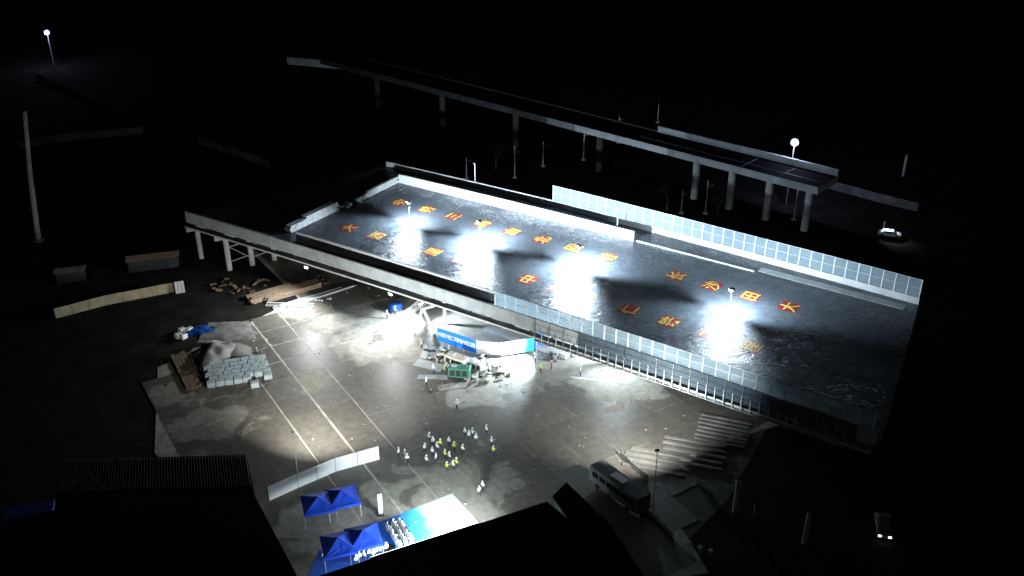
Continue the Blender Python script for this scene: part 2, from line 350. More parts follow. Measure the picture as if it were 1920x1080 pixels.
# end wall of stacked blocks at the left end of the deck
ew = thing('block_wall', 'low wall of pale blocks closing the left end of the lit deck, meeting the white wall', 'wall', (0, 0, 0))
bm_ = mm(MB().box(-.3, .3, -.72, .72, 0, .45), M['pale'], 'block', .03)
for row in range(3):
    for k in range(9):
        t = .9 + k * 1.5 + (row % 2) * .4
        if row == 2 and k > 6: continue
        p = P(-.3, t, 11.004 + row * .46); inst('block', bm_, ew, p, (0, 0, hd(0) + rnd.uniform(-.04, .04)))
ew = thing('block_stack', 'ragged stack of pale grey blocks at the near left corner of the deck', 'blocks')
for row in range(4):
    for k in range(9 if row < 3 else 6):
        for q in range(2):
            t = 19.4 + k * 1.5 + (row % 2) * .35; p = P(-1.6 + q * .75 , t, 11.004 + row * .46); inst('block', bm_, ew, p, (0, 0, hd(0) + rnd.uniform(-.09, .09)))
for k, (s, t) in enumerate(((-.9, 15.4), (-1.3, 17.3), (-.2, 16.6))):
    o = inst('block', bm_, ew, P(s, t, 11.004), (0, 0, rnd.uniform(0, 3)))
# barriers
def barrier(label, s0, s1, tf, z0, zt, step, mat_p, heights):
    b = thing('noise_barrier', label, 'barrier'); n = int(round((s1 - s0) / step)); zm = (z0 + zt) / 2
    post = mm(MB().box(-.08, .08, -.09, .09, 0, zt - z0), M['white'], 'post')
    for i in range(n + 1):
        s = s0 + i * step; inst('post', post, b, P(s, tf(s), z0 + .01), (0, 0, hd(s)))
    w = step - .16
    for (a, c) in ((z0 + .06, zm - .05), (zm + .05, zt - .09)):
        pm = mm(MB().box(-w / 2, w / 2, -.02, .02, 0, c - a), mat_p, 'panel')
        for i in range(n):
            s = s0 + (i + .5) * step; p0 = P(s - step / 2, tf(s - step / 2), 0); p1 = P(s + step / 2, tf(s + step / 2), 0); d = p1 - p0
            inst('panel', pm, b, (p0.x / 2 + p1.x / 2, p0.y / 2 + p1.y / 2, a), (0, 0, math.atan2(d.y, d.x)))
    for z in (zm - .045, zt - .085):
        for i in range(n):
            s = s0 + (i + .5) * step; p0 = P(s - step / 2, tf(s - step / 2), 0); p1 = P(s + step / 2, tf(s + step / 2), 0); d = p1 - p0; w2 = d.length / 2 - .08
            if i == 0: rm = mm(MB().box(-w2, w2, -.05, .05, 0, .08), M['steel'], 'rail')
            inst('rail', rm, b, (p0.x / 2 + p1.x / 2, p0.y / 2 + p1.y / 2, z), (0, 0, math.atan2(d.y, d.x)))
    return b
barrier('tall pale panelled noise barrier on the far edge of the deck', 34.3, 105.3, lambda s: ft(s) - .15, 12.2, 15.4, 2.03, M['screen'], 2)
barrier('bluish see-through noise barrier on the near edge of the deck', 50.1, 110.7, lambda s: 37.2, 12.28, 14.8, 2.02, M['screen2'], 2)
# near guard railing on the ledge
gr = thing('guard_railing', 'open railing of white stub posts and thin dark uprights outside the near parapet', 'railing')
stub = mm(MB().box(-.06, .06, -.05, .05, 0, 2.3), M['steel'], 'stub_post'); up = mm(MB().box(-.03, .03, -.03, .03, 0, 4.0), M['dark'], 'upright')
n = 38
for i in range(n):
    s = 58 + i * 1.34; inst('stub_post', stub, gr, P(s, 37.6, 8.5), (0, 0, hd(s)))
    if i % 2 == 0: inst('upright', up, gr, P(s + .12, 37.66, 8.5), (0, 0, hd(s)))
for z in (10.4, 11.4, 12.45):
    MB().sweep(58, 58 + (n - 1) * 1.34, rect(37.69, 37.74, z, z + .05)).obj('rail', M['dark'], gr)
for i in range(3, 19):
    MB().sweep(58 + i * 2.68 + .08, 58 + (i + 1) * 2.68 - .08, rect(37.5, 37.52, 9.6, 12.35), 1.4).obj('mesh_panel', M['net'], gr)
MB().sweep(57.9, 58.1 + (n - 1) * 1.34, rect(37.16, 37.72, 8.42, 8.495)).obj('bracket', M['steel'], gr)
# lamp post-like poles standing by the far parapet
for lab, s, t, z, h in (('slim white pole standing on the far parapet left of the long barrier', 15, -6.6, 11.0, 5.0), ('slim white pole behind the right end of the white wall', 51.3, -1.4, 11.0, 3.2)):
    p = thing('slim_pole', lab, 'pole', P(s, t, z)); MB().bar((0, 0, .2), (0, 0, h), .09).obj('pole', M['white'], p); MB().box(-.2, .2, -.2, .2, 0, .2).obj('base', M['steel'], p)
    MB().bar((0, 0, h + .002), (-.3, 0, h + .15), .06).obj('bracket', M['steel'], p)

# ------------------------------------------------------------------ big characters laid out on the deck
def glyph(ch, size, m, z, name='character'):
    c = bpy.data.curves.new('glyph', 'FONT'); c.body = ch; c.size = size; c.align_x = 'CENTER'; c.align_y = 'CENTER'; c.extrude = .01; c.offset = .035 * size / 3
    o = bpy.data.objects.new('glyph', c); COL.objects.link(o)
    bpy.context.view_layer.update()
    me = bpy.data.meshes.new_from_object(o.evaluated_get(bpy.context.evaluated_depsgraph_get()))
    bpy.data.objects.remove(o); bpy.data.curves.remove(c)
    xs = [v.co.x for v in me.vertices]; ys = [v.co.y for v in me.vertices]
    if xs:
        cx, cy = (min(xs) + max(xs)) / 2, (min(ys) + max(ys)) / 2
        for v in me.vertices: v.co.x -= cx; v.co.y -= cy; v.co.z += z
    me.materials.clear(); me.materials.append(m); return me
MEAN = {'中': 'middle', '铁': 'iron', '三': 'three', '局': 'bureau', '由': 'cause', '北': 'north', '回': 'return', '长': 'long', '沙': 'sand', '田': 'field', '大': 'big', '沥': 'drip', '下': 'below', '里': 'inside', '南': 'south', '欠': 'owe', '仁': 'kindness', '工': 'work', '程': 'journey'}
row1 = [(7.1, '中'), (14.1, '铁'), (20.7, '三'), (27.6, '局'), (34.4, '由'), (41.2, '北'), (48.0, '回'), (55.1, '铁'), (68.6, '长'), (75.2, '沙'), (82.1, '田'), (88.7, '大')]
row2 = [(7.1, '大'), (14.1, '沥'), (20.4, '下'), (27.4, '里'), (33.9, '南'), (48.0, '中'), (54.3, '欠'), (67.7, '仁'), (74.8, '铁'), (81.8, '工'), (88.7, '程')]
for rn, (row, t) in enumerate(((row1, 9.0), (row2, 24.5))):
    for k, (s, ch) in enumerate(row):
        rz = hd(s) + math.pi / 2 + rnd.uniform(-.04, .04)
        dup = sum(1 for _, c in row1 + row2 if c == ch) > 1
        lab = 'red sheet with the yellow character for %s in the %s row' % (MEAN[ch], ('far', 'near')[rn])
        if ch == '铁' and rn == 0: lab += (', near the left end' if k < 4 else ', near the middle')
        o = thing('character_sheet', lab, 'sign', P(s, t, 11.004), rz, 'red and yellow character sheets on the deck')
        mb = MB().box(-1.6, 1.6, -1.45, 1.45, 0, .015); mb.obj('sheet', M['red'], o)
        me = glyph(ch, 3.1, M['yellow'], .03); inst('character', me, o)

# ------------------------------------------------------------------ floodlight stands on the deck
def head_mesh(w=.9, h=.55): return MB().box(-w / 2, w / 2, 0, .18, -h / 2, h / 2)
def flood_stand(label, base, aims, h, powers, size, group, cone=140, blend=.35, radius=.3):
    """tripod stand with one or two heads; aims are horizontal directions with a drop angle"""
    o = thing('floodlight_stand', label, 'floodlight', base, 0, group)
    MB().bar((0, 0, .35), (0, 0, h), .06).obj('mast', M['steel'], o)
    for k in range(3):
        a = k * 2.094 + .5; MB().bar((.05 * math.cos(a), .05 * math.sin(a), 1.1), (.85 * math.cos(a), .85 * math.sin(a), .03), .035).obj('leg', M['steel'], o)
    MB().box(-.35, .35, -.05, .05, h, h + .1).obj('crossbar', M['steel'], o)
    for (az, drop), pw in zip(aims, powers):
        d = Vector((math.cos(az) * math.cos(drop), math.sin(az) * math.cos(drop), -math.sin(drop)))
        q = d.to_track_quat('Y', 'Z'); c = Vector((math.cos(az) * .12, math.sin(az) * .12, h + .45))
        hm = link('lamp_head', head_mesh(size, size * .6).mesh('lamp_head'), o, M['white']); hm.location = c; hm.rotation_euler = q.to_euler()
        ln = link('lens', MB().box(-size / 2 + .05, size / 2 - .05, .182, .2, -size * .3 + .05, size * .3 - .05).mesh('lens'), hm, M['lens'])
        lw = Vector(base) + c + d * .32
        spot(lw, lw + d, pw, cone if not isinstance(cone, list) else cone.pop(0), blend, radius)
    return o
LAB = ['leftmost floodlight stand on the deck, between the characters 铁 and 沥', 'second floodlight stand from the left on the wet deck', 'floodlight stand near the middle of the deck, below character 回', 'rightmost floodlight stand on the deck, between characters 田 and 工']
for k, (s, t, pw) in enumerate(((15.5, 16.3, 34000), (32.3, 16.7, 66000), (53.0, 16.0, 76000), (81.6, 16.6, 40000))):
    h = hd(s); far, near = h + math.pi / 2, h - math.pi / 2
    flood_stand(LAB[k], P(s, t, 11.004), [(far - .12, R(43)), (near - .25, R(47))], 3.9, [pw, pw * .75], .8, 'floodlight stands on the deck', [152, 132], .42)

# ------------------------------------------------------------------ lamps hung on the ledge
for k, (s, lab) in enumerate(((8.2, 'bright work lamp hung under the grey parapet, the left one of two'), (28.2, 'bright work lamp hung under the grey parapet, the right one of two'))):
    p = P(s, 37.55, 8.3); o = thing('work_lamp', lab, 'lamp', p, hd(s), 'work lamps on the bridge ledge')
    MB().bar((0, .38, .3), (0, 0, .2), .04).obj('arm', M['steel'], o)
    MB().box(-.38, .38, -.2, .08, -.15, .15).obj('lamp_head', M['dark'], o, .03)
    MB().box(-.34, .34, -.23, -.203, -.13, .13).obj('lens', M['lamp'], o)
    n = P(s, 38.4, 8.1); spot(P(s, 38.0, 8.2), P(s + (-3 if k == 0 else 1), 50, 0), 14000 if k == 0 else 9000, 168, .5, .25, (.93, .97, 1.0))

# ------------------------------------------------------------------ people
def grow(verts, edges, radii, root=0):
    me = bpy.data.meshes.new('body'); me.from_pydata(verts, edges, []); o = bpy.data.objects.new('tmp', me); COL.objects.link(o)
    sk = o.modifiers.new('s', 'SKIN'); sk.use_smooth_shade = True
    for i, r in enumerate(radii): me.skin_vertices[0].data[i].radius = r
    for i in range(len(verts)): me.skin_vertices[0].data[i].use_root = (i == root)
    ss = o.modifiers.new('b', 'SUBSURF'); ss.levels = 1; ss.render_levels = 1
    bpy.context.view_layer.update()
    r = bpy.data.meshes.new_from_object(o.evaluated_get(bpy.context.evaluated_depsgraph_get()))
    bpy.data.objects.remove(o); return r
def body(pose, top):
    if pose == 'sit':
        v = [(0, 0, .55), (0, -.02, .80), (0, 0, 1.02), (0, .01, 1.14), (0, .03, 1.26), (-.17, 0, 1.0), (-.24, .06, .76), (-.16, .28, .66), (.17, 0, 1.0), (.24, .06, .76), (.16, .28, .66), (-.1, .04, .53), (-.12, .44, .52), (-.12, .42, .10), (-.12, .58, .05), (.1, .04, .53), (.12, .44, .52), (.12, .42, .10), (.12, .58, .05)]
    else:
        sw = {'stand': 0, 'walk': .2, 'point': .06}[pose]
        v = [(0, 0, .95), (0, 0, 1.2), (0, 0, 1.42), (0, .01, 1.54), (0, .03, 1.65), (-.19, 0, 1.40), (-.25, -.02 - sw * .5, 1.12), (-.24, .08 - sw * .6, .86), (.19, 0, 1.40), (.25, -.02 + sw * .5, 1.12), (.24, .10 + sw, .88), (-.1, 0, .88), (-.12, .03 + sw, .50), (-.12, sw * .7, .09), (-.12, .16 + sw * .7, .05), (.1, 0, .88), (.12, .03 - sw * .4, .50), (.12, -sw * 1.3, .09), (.12, .16 - sw * 1.3, .05)]
        if pose == 'point': v[9] = (.3, .18, 1.3); v[10] = (.33, .48, 1.36)
    e = [(0, 1), (1, 2), (2, 3), (3, 4), (2, 5), (5, 6), (6, 7), (2, 8), (8, 9), (9, 10), (0, 11), (11, 12), (12, 13), (13, 14), (0, 15), (15, 16), (16, 17), (17, 18)]
    r = [(.17, .12), (.155, .11), (.16, .11), (.06, .06), (.095, .11), (.07, .07), (.05, .05), (.04, .035), (.07, .07), (.05, .05), (.04, .035), (.10, .10), (.07, .07), (.05, .05), (.05, .035), (.10, .10), (.07, .07), (.05, .05), (.05, .035)]
    me = grow(v, e, r); me.materials.clear()
    for m in (M[top], M['trousers'], M['skin']): me.materials.append(m)
    zs = (1.17, .60) if pose == 'sit' else (1.50, .97)
    for f in me.polygons:
        c = f.center; arm = abs(c.x) > .18
        if c.z > zs[0]: f.material_index = 2
        elif pose == 'sit': f.material_index = 1 if (c.z < zs[1] or c.y > .3 and c.z < .62) else 0
        elif arm and c.z < .98 or pose == 'point' and c.y > .38: f.material_index = 2
        elif c.z < zs[1]: f.material_index = 1
        else: f.material_index = 0
    return me
def helmet_mesh():
    bm = bmesh.new(); bmesh.ops.create_uvsphere(bm, u_segments=10, v_segments=6, radius=.15)
    for v in bm.verts:
        if v.co.z < 0: v.co.z = -.012; v.co.x *= 1.12; v.co.y *= 1.25
    me = bpy.data.meshes.new('helmet'); bm.to_mesh(me); bm.free(); return me
BODY = {(p, t): body(p, t) for p in ('stand', 'walk', 'point') for t in ('shirt', 'vest')}
BODY[('sit', 'shirt')] = body('sit', 'shirt'); BODY[('stand', 'redshirt')] = body('stand', 'redshirt')
HEL = helmet_mesh(); HEL.materials.append(M['helmet']); HAIR = helmet_mesh(); HAIR.materials.append(M['hair'])
def person(loc, rz, pose, top, label, group=None, helmet=True):
    me = BODY[(pose, top)]; o = bpy.data.objects.new('person', me); COL.objects.link(o); tag(o, label, 'person', group)
    o.location = loc; o.rotation_euler = (0, 0, rz); sc = rnd.uniform(.96, 1.05); o.scale = (sc, sc, sc)
    z = 1.29 if pose == 'sit' else 1.69
    inst('helmet' if helmet else 'hair', HEL if helmet else HAIR, o, (0, .03, z))
    return o
GZ = .104
for px, py, pose, top, lab in (
    (800, 725, 'stand', 'shirt', 'lone person in white shirt standing nearest the caption of open yard, left of the machinery'),
    (813, 700, 'walk', 'shirt', 'person in white shirt walking on the pale strip left of the green box'),
    (791, 655, 'stand', 'shirt', 'person in white beside the bright glare left of the blue banner'),
    (834, 702, 'stand', 'vest', 'person in yellow vest standing against the left side of the green box'),
    (839, 698, 'point', 'shirt', 'person in white pointing beside the green box'),
    (1003, 680, 'stand', 'shirt', 'person in white at the right corner of the white banner'),
    (1014, 700, 'stand', 'vest', 'person in yellow vest standing on the bright ground edge right of the banner'),
    (1034, 693, 'stand', 'redshirt', 'person in a red shirt right of the bright ground'),
    (1031, 657, 'walk', 'shirt', 'person in white walking beneath the bridge ledge right of the blue banner'),
    (1088, 704, 'stand', 'shirt', 'person in white standing beside the long white board'),
    (726, 598, 'stand', 'shirt', 'person in white at the left of the glare under the bridge'),
    (741, 590, 'walk', 'shirt', 'person in white by the blue tarpaulin in the glare'),
    (842, 665, 'stand', 'shirt', 'person in white in front of the left part of the blue banner'),
    (938, 690, 'walk', 'shirt', 'person in white beside the scattered slabs at the bright ground')):
    p = at(px, py, GZ); person(p, rnd.uniform(-3, 3), pose, top, lab.replace('nearest the caption of open yard', 'on the open wet yard'))
crowd = [(857, 768), (805, 830), (812, 838), (820, 848), (826, 842), (842, 838), (852, 848), (797, 850), (835, 862), (843, 866), (818, 868), (800, 872), (872, 820), (880, 826), (886, 822), (893, 832), (912, 815), (922, 838), (925, 855), (868, 852), (850, 882), (856, 878), (838, 885), (811, 856), (760, 862), (764, 870), (748, 858), (905, 922), (899, 930)]
for i, (px, py) in enumerate(crowd):
    p = at(px, py, GZ); lone = {0: 'person in white standing alone between bridge and crowd', 27: 'person in white at the right of the bright stage floor, front one', 28: 'person in white at the right of the bright stage floor, rear one'}.get(i)
    person(p, rnd.uniform(-1.2, 1.2), rnd.choice(['stand', 'stand', 'walk', 'point']), rnd.choice(['shirt', 'shirt', 'shirt', 'vest']), lone or 'person of the white-clad crowd standing on the yard behind the stage floor', 'people standing in the yard crowd')

# ------------------------------------------------------------------ pit fence banners and work area at the pier
def fence_banner(pts, h, mat_p, label, z0=.55, cat='banner'):
    b = thing('banner_fence', label, cat, tuple(pts[0]))
    o0 = pts[0]
    for a, c in zip(pts[:-1], pts[1:]):
        d = c - a; n = max(1, round(d.length / 2.4)); ang = math.atan2(d.y, d.x)
        for i in range(n):
            q = a + d * ((i + .5) / n) - o0; w = d.length / n
            mb = MB().box(-w / 2 + .02, w / 2 - .02, -.03, .03, 0, h)
            x = link('panel', mb.mesh('panel'), b, mat_p if not callable(mat_p) else mat_p(((a + d * ((i + .5) / n)) - pts[0]).length)); x.location = (q.x, q.y, z0); x.rotation_euler = (0, 0, ang)
        for i in range(n + 1):
            q = a + d * (i / n) - o0
            x = link('post', MB().bar((0, 0, .01), (0, 0, z0 + h + .1), .045, 5).mesh('post'), b, M['steel']); x.location = (q.x + .11 * math.sin(-ang), q.y + .11 * math.cos(ang), 0)
    return b
A1, A2, A3, A4 = at(821, 643, GZ), at(893, 668, GZ), at(1000, 662, GZ), at(1018, 647, GZ)
b1 = fence_banner([A1, A2], 2.55, M['banner'], 'blue banner with a white line of characters fencing the left side of the pier pit')
d = (A2 - A1); ang = math.atan2(d.y, d.x); txt = '中国中铁二局转体桥工程'
for i, ch in enumerate(txt):
    q = d * ((i + .8) / (len(txt) + .6)); me = glyph(ch, .95, M['white'], 0)
    o = inst('character', me, b1, (q.x + .05 * math.sin(ang), q.y - .05 * math.cos(ang), 1.95), (R(90), 0, ang))
L3 = (A3 - A2).length
b2 = fence_banner([A2 + Vector((.2, 0, 0)), A2.lerp(A3, .45) + Vector((0, -1.0, 0)), A3], 2.45, glare_print('glare_print_banner', A2, A3, [(.0, (.45, .75, .80)), (.12, (.82, .85, .82)), (.72, (.80, .84, .82)), (.9, (.10, .58, .62)), (1.0, (.02, .40, .62))]), 'white banner turning cyan at its right end, fencing the front of the pier pit', .5)  # blown-out white of the lamplight is put into the banner colours
b3 = fence_banner([A3 + Vector((.15, .1, 0)), A4], 2.5, M['banner'], 'short blue banner at the right corner of the pier pit', .5)
pf = MB(); pq = [A1 + Vector((.5, .6, 0)), A2 + Vector((.2, .5, 0)), A3 + Vector((-.3, .4, 0)), A4, Vector((18, 146, 0)), Vector((0, 172, 0)), Vector((-22, 160, 0))]
pf.prism([(p.x, p.y) for p in pq], .11, .14); struct(pf.obj('work_floor', mat('trodden_concrete', (.46, .43, .38), .9, .18, .25)))
# floods in the yard
def heading(a, b): d = Vector(b) - Vector(a); return math.atan2(d.y, d.x)
fp = at(790, 603, GZ)
flood_stand('floodlight stand in the glare left of the pier under the bridge', fp, [(heading(fp, at(735, 612)), R(46)), (heading(fp, P(50, 26, 0)), R(12))], 3.4, [17000, 12000], .8, 'floodlight stands in the yard', 125, .6)
fp = at(1006, 668, GZ)
flood_stand('floodlight stand at the right corner of the white banner', fp, [(heading(fp, at(930, 690)), R(28))], 3.6, [30000], .8, 'floodlight stands in the yard', 112, .5)
fp = P(66, 24, GZ)
flood_stand('floodlight stand beneath the bridge right of the pier', fp, [(heading(fp, P(50, 22, 0)), R(10)), (heading(fp, P(74, 44, 0)), R(22))], 4.2, [12000, 9000], .8, 'floodlight stands in the yard', 130, .6)
# machinery
def generator(p, rz, sc, m, label):
    o = thing('generator', label, 'generator', p, rz); o.scale = (sc,) * 3
    MB().box(-1.3, 1.3, -.6, .6, .15, 1.45).obj('housing', M[m], o, .05)
    MB().box(-1.4, 1.4, -.65, .65, 0, .148).obj('skid', M['dark'], o)
    for k in range(3): MB().box(-1.1 + k * .75, -.5 + k * .75, -.625, -.603, .4, 1.2).obj('louvre', M['dark'], o)
    MB().bar((.8, .1, 1.452), (.8, .1, 1.85), .08).obj('exhaust', M['rust'], o); MB().box(-1.0, -.3, -.3, .3, 1.453, 1.52).obj('hatch', M['steel'], o)
generator(at(857, 688, GZ), R(-35), 1.5, 'cream', 'cream box generator below the left part of the blue banner')
generator(at(862, 706, GZ), R(-8), 1.35, 'green', 'green box generator at the front of the machinery')
generator(at(893, 693, GZ), R(-30), 1.1, 'white', 'white box generator below the right end of the blue banner')
def pump(p, rz, label):
    o = thing('pump', label, 'pump', p, rz, 'small pumps beside the pit')
    MB().box(-.7, .7, -.35, .35, .25, .38).obj('frame', M['dark'], o); MB().bar((-.6, 0, .62), (.3, 0, .62), .24, 10).obj('motor', M['cream'], o); MB().bar((.31, 0, .62), (.62, 0, .62), .32, 10).obj('casing', M['steel'], o)
    for sx in (-.5, .5):
        for sy in (-.38, .38): MB().bar((sx, sy - .05, .2), (sx, sy + .05, .2), .2, 8).obj('wheel', M['tyre'], o)
for (px, py), lab in zip(((832, 662), (826, 670), (905, 672)), ('small pump furthest back beside the blue banner', 'small pump left of the cream generator', 'small pump near the corner of blue and white banner')): pump(at(px, py, GZ), rnd.uniform(0, 3), lab)
def slab_pile(px, py, n, spread, label, m='rubble', sz=(1.2, .8, .18)):
    p0 = at(px, py, GZ); o = thing('slab_pile', label, 'rubble', p0)
    for k in range(n):
        a = rnd.uniform(0, 6.28); r = spread * math.sqrt(rnd.random()); mb = MB()
        sx, sy = sz[0] * rnd.uniform(.5, 1.2), sz[1] * rnd.uniform(.5, 1.2)
        q = [(-sx * rnd.uniform(.7, 1), -sy * rnd.uniform(.7, 1)), (sx * rnd.uniform(.7, 1), -sy), (sx, sy * rnd.uniform(.6, 1)), (-sx * .7, sy)]
        mb.prism([(x * .6, y * .6) for x, y in q], 0, sz[2]); c = mb.obj('slab_piece', M[m], o)
        c.location = (r * math.cos(a), r * math.sin(a) * .7, rnd.uniform(0.15, .5) * (1 - r / spread * .6)); c.rotation_euler = (rnd.uniform(-.5, .5), rnd.uniform(-.5, .5), rnd.uniform(0, 3))
slab_pile(916, 700, 34, 3.6, 'jumble of broken pale slabs on the bright ground before the white banner')
slab_pile(892, 706, 18, 2.2, 'pile of pale slabs right of the green generator')
slab_pile(842, 676, 22, 2.4, 'debris heap left of the cream generator', 'rubble', (.8, .5, .15))
slab_pile(812, 660, 16, 2.5, 'scatter of flat plates left of the blue banner', 'conc', (1.6, 1.0, .1))
slab_pile(900, 680, 16, 1.6, 'heap of white scrap below the corner of the blue banner', 'white', (.8, .5, .15))
slab_pile(1045, 668, 12, 3.0, 'dark rubble just beneath the ledge right of the banner', 'concd')
# low platforms of loose sheets
for px, py, w, l, rz, m, lab in ((805, 685, 2.2, 5.2, -25, 'conc', 'thin pale sheet lying on the yard below the left glare'), (865, 722, 1.7, 7.5, 14, 'rubble', 'pale trodden sheet in front of the green generator'), (1093, 710, .45, 4.0, -12, 'white', 'long white board lying on the yard right of the banner'), (812, 707, 1.2, 5.0, -2, 'conc', 'narrow pale sheet lying by the walking person')):
    o = MB().box(-l / 2, l / 2, -w / 2, w / 2, 0, .08).obj('ground_sheet', M[m], None, .01); o.location = at(px, py, GZ + .006); o.rotation_euler = (0, 0, R(rz)); tag(o, lab, 'sheet')
# inclined pipes and trestle near glare
o = thing('pipe_bundle', 'bundle of pale steel pipes leaning up under the bridge above the glare', 'pipes', at(760, 592, GZ))
for k in range(7): MB().bar((k * .35 - 1, rnd.uniform(-.4, .4), .1), (4.5 + k * .25, 4.2 + rnd.uniform(-.5, .5), 2.6 + rnd.uniform(-.3, .6)), .11, 8).obj('pipe', M['pale'], o)
o = thing('prop_frame', 'white triangular prop frame standing left of the pier', 'frame', at(805, 625, GZ))
for a, c in (((-2.6, 0, .1), (-1.2, 1.0, 4.2)), ((.9, -.3, .1), (-.9, 1.0, 4.2)), ((-1.15, 1.0, 4.3), (2.6, 3.4, 4.4)), ((2.6, 3.4, 0), (2.6, 3.4, 4.2))): MB().bar(a, c, .28, 6).obj('beam', M['white'], o)
o = thing('covered_crate', 'blue tarpaulin-wrapped crate in the glare under the bridge', 'crate', at(742, 583, GZ), .6)
MB().box(-1.2, 1.2, -.7, .7, .16, 1.5).obj('wrap', M['tarp'], o, .2); MB().box(-1.3, 1.3, -.75, .75, 0, .15).obj('pallet', M['timber'], o)
# ------------------------------------------------------------------ concrete blocks, mounds, beams in the left yard
bxm = mm(MB().box(-.64, .64, -.51, .51, 0, .9), M['block'], 'concrete_block', .05)
B0 = at(386, 729, GZ); bdx = (at(497, 712, GZ) - B0).normalized(); bdy = Vector((-bdx.y, bdx.x, 0))
cnt = 0
for j in range(6):
    n = 7
    for i in range(n):
        if j == 0 and i == 5: continue
        if j == 3 and i == 3: dz = -.35
        off = (j % 2) * .5 - j * .12
        p = B0 + bdx * (.9 + i * 1.40 + off + rnd.uniform(-.05, .05)) + bdy * (.5 + j * 1.17 + rnd.uniform(-.04, .04))
        if j == 0 and i == 6: p += bdx * .5 - bdy * .2
        o = bpy.data.objects.new('concrete_block', bxm); COL.objects.link(o); o.location = (p.x, p.y, GZ); o.rotation_euler = (0, 0, math.atan2(bdx.y, bdx.x) + rnd.uniform(-.05, .05))
        tag(o, 'pale concrete block in the %s packed row from the front, %s from its left' % (ORD[j], ORD[i]) , 'block', 'concrete blocks in the packed field'); cnt += 1
for px, py, lab in ((478, 725, 'single concrete block pulled out in front of the packed blocks'),):
    o = bpy.data.objects.new('concrete_block', bxm); COL.objects.link(o); o.location = at(px, py, GZ); o.rotation_euler = (0, 0, .35); tag(o, lab, 'block')
def mound(px, py, rx, ry, h, rz, label, m='sand', name='sand_heap'):
    bm = bmesh.new(); n = 22; seed = rnd.uniform(0, 99); vs = []
    for i in range(n):
        for j in range(n):
            x, y = i / (n - 1) * 2 - 1, j / (n - 1) * 2 - 1; rr = math.hypot(x, y); a = math.atan2(y, x)
            k = max(0, 1 - (rr * (1 + .18 * math.sin(3 * a + seed) + .1 * math.sin(5 * a + seed * 2))) ** 2)
            z = h * k ** .8 * (1 + .16 * math.sin(x * 7 + seed) * math.cos(y * 6 - seed)) + (rnd.uniform(-.05, .05) if k > 0 else -.1)
            vs.append(bm.verts.new((x * rx, y * ry, z)))
    for i in range(n - 1):
        for j in range(n - 1): bm.faces.new((vs[i * n + j], vs[(i + 1) * n + j], vs[(i + 1) * n + j + 1], vs[i * n + j + 1]))
    for f in bm.faces: f.smooth = True
    me = bpy.data.meshes.new(name); bm.to_mesh(me); bm.free(); o = link(name, me, None, M[m]); o.location = at(px, py, GZ); o.rotation_euler = (0, 0, R(rz)); tag(o, label, 'heap'); return o
mound(404, 668, 3.5, 4.3, 2.0, 20, 'steep grey sand heap behind the left of the packed blocks')
mound(438, 664, 4.6, 3.0, .9, -30, 'lower grey sand heap behind the right of the packed blocks')
mound(432, 622, 4.8, 3.6, .3, 0, 'flat pale sand spread beyond the heaps')
def beams(px, py, n, l, w, rz, label, m='timber', gap=.05, h=.3, name='beam_stack', layers=1):
    o = thing(name, label, 'beams', at(px, py, GZ), R(rz))
    bmh = mm(MB().box(-l / 2, l / 2, -w / 2, w / 2, 0, h), M[m], 'beam')
    for q in range(layers):
        for k in range(n): inst('beam', bmh, o, (rnd.uniform(-.3, .3), (k - n / 2) * (w + gap), .02 + q * (h + .02)), (0, 0, rnd.uniform(-.012, .012)))
beams(352, 695, 4, 12, .55, -60, 'brown timber beams lying left of the packed blocks', 'timber')
beams(510, 553, 5, 9, .5, 36, 'pale timber stack left of the steel lengths under the lamp', 'timber', layers=3)
beams(547, 548, 5, 11, .45, 36, 'brown timber stack in the dark below the left work lamp', 'timber', layers=3)
beams(577, 559, 2, 14, .3, 36, 'two long pale steel lengths on the ground', 'steel', .5)
beams(602, 556, 1, 14, .35, 38, 'single long pale steel length right of the others', 'pale')
beams(545, 571, 2, 9, .3, -3, 'two steel rails lying across the wet edge of the yard', 'steel', .7)
beams(1358, 806, 7, 7.5, .34, -20, 'upper rank of grey precast planks by the yard edge', 'concd', .72)
beams(1300, 845, 5, 9, .5, -17, 'lower rank of grey precast planks by the yard edge', 'concd', .9)
beams(1235, 862, 4, 9, .5, -17, 'precast planks furthest down the yard edge', 'concd', .9)
slab_pile(570, 530, 26, 5.0, 'dark scrap heap below the left work lamp', 'rust', (1.0, .5, .2)); slab_pile(455, 535, 18, 6.0, 'dim scrap beyond the timber stacks', 'rust', (1.2, .5, .2))
slab_pile(478, 650, 9, 4.0, 'scattered small pale stones on the yard joints', 'pale', (.35, .3, .15))
slab_pile(608, 567, 8, 2.2, 'few small white offcuts below the steel lengths', 'white', (.4, .3, .1))
# white sacks with blue tarp on the dark ground
for k, (px, py, lab) in enumerate(((342, 624, 'upper left white bulk sack on the dark ground'), (356, 623, 'upper right white bulk sack beside the blue tarpaulin'), (335, 634, 'lower left white bulk sack on the dark ground'), (345, 635, 'lower right white bulk sack on the dark ground'))):
    o = thing('bulk_sack', lab, 'sack', at(px, py, 0), rnd.uniform(0, 2)); MB().box(-.6, .6, -.5, .5, 0, .95).obj('sack', M['shirt'], o, .16)
    for sx in (-.4, .4): MB().bar((sx, -.3, .96), (sx, .3, 1.12), .03, 5).obj('loop', M['shirt'], o)
o = mound(376, 621, 2.6, 1.6, .8, 10, 'dark blue tarpaulin heap right of the white sacks', 'tarp', 'tarpaulin'); o['category'] = 'tarpaulin'
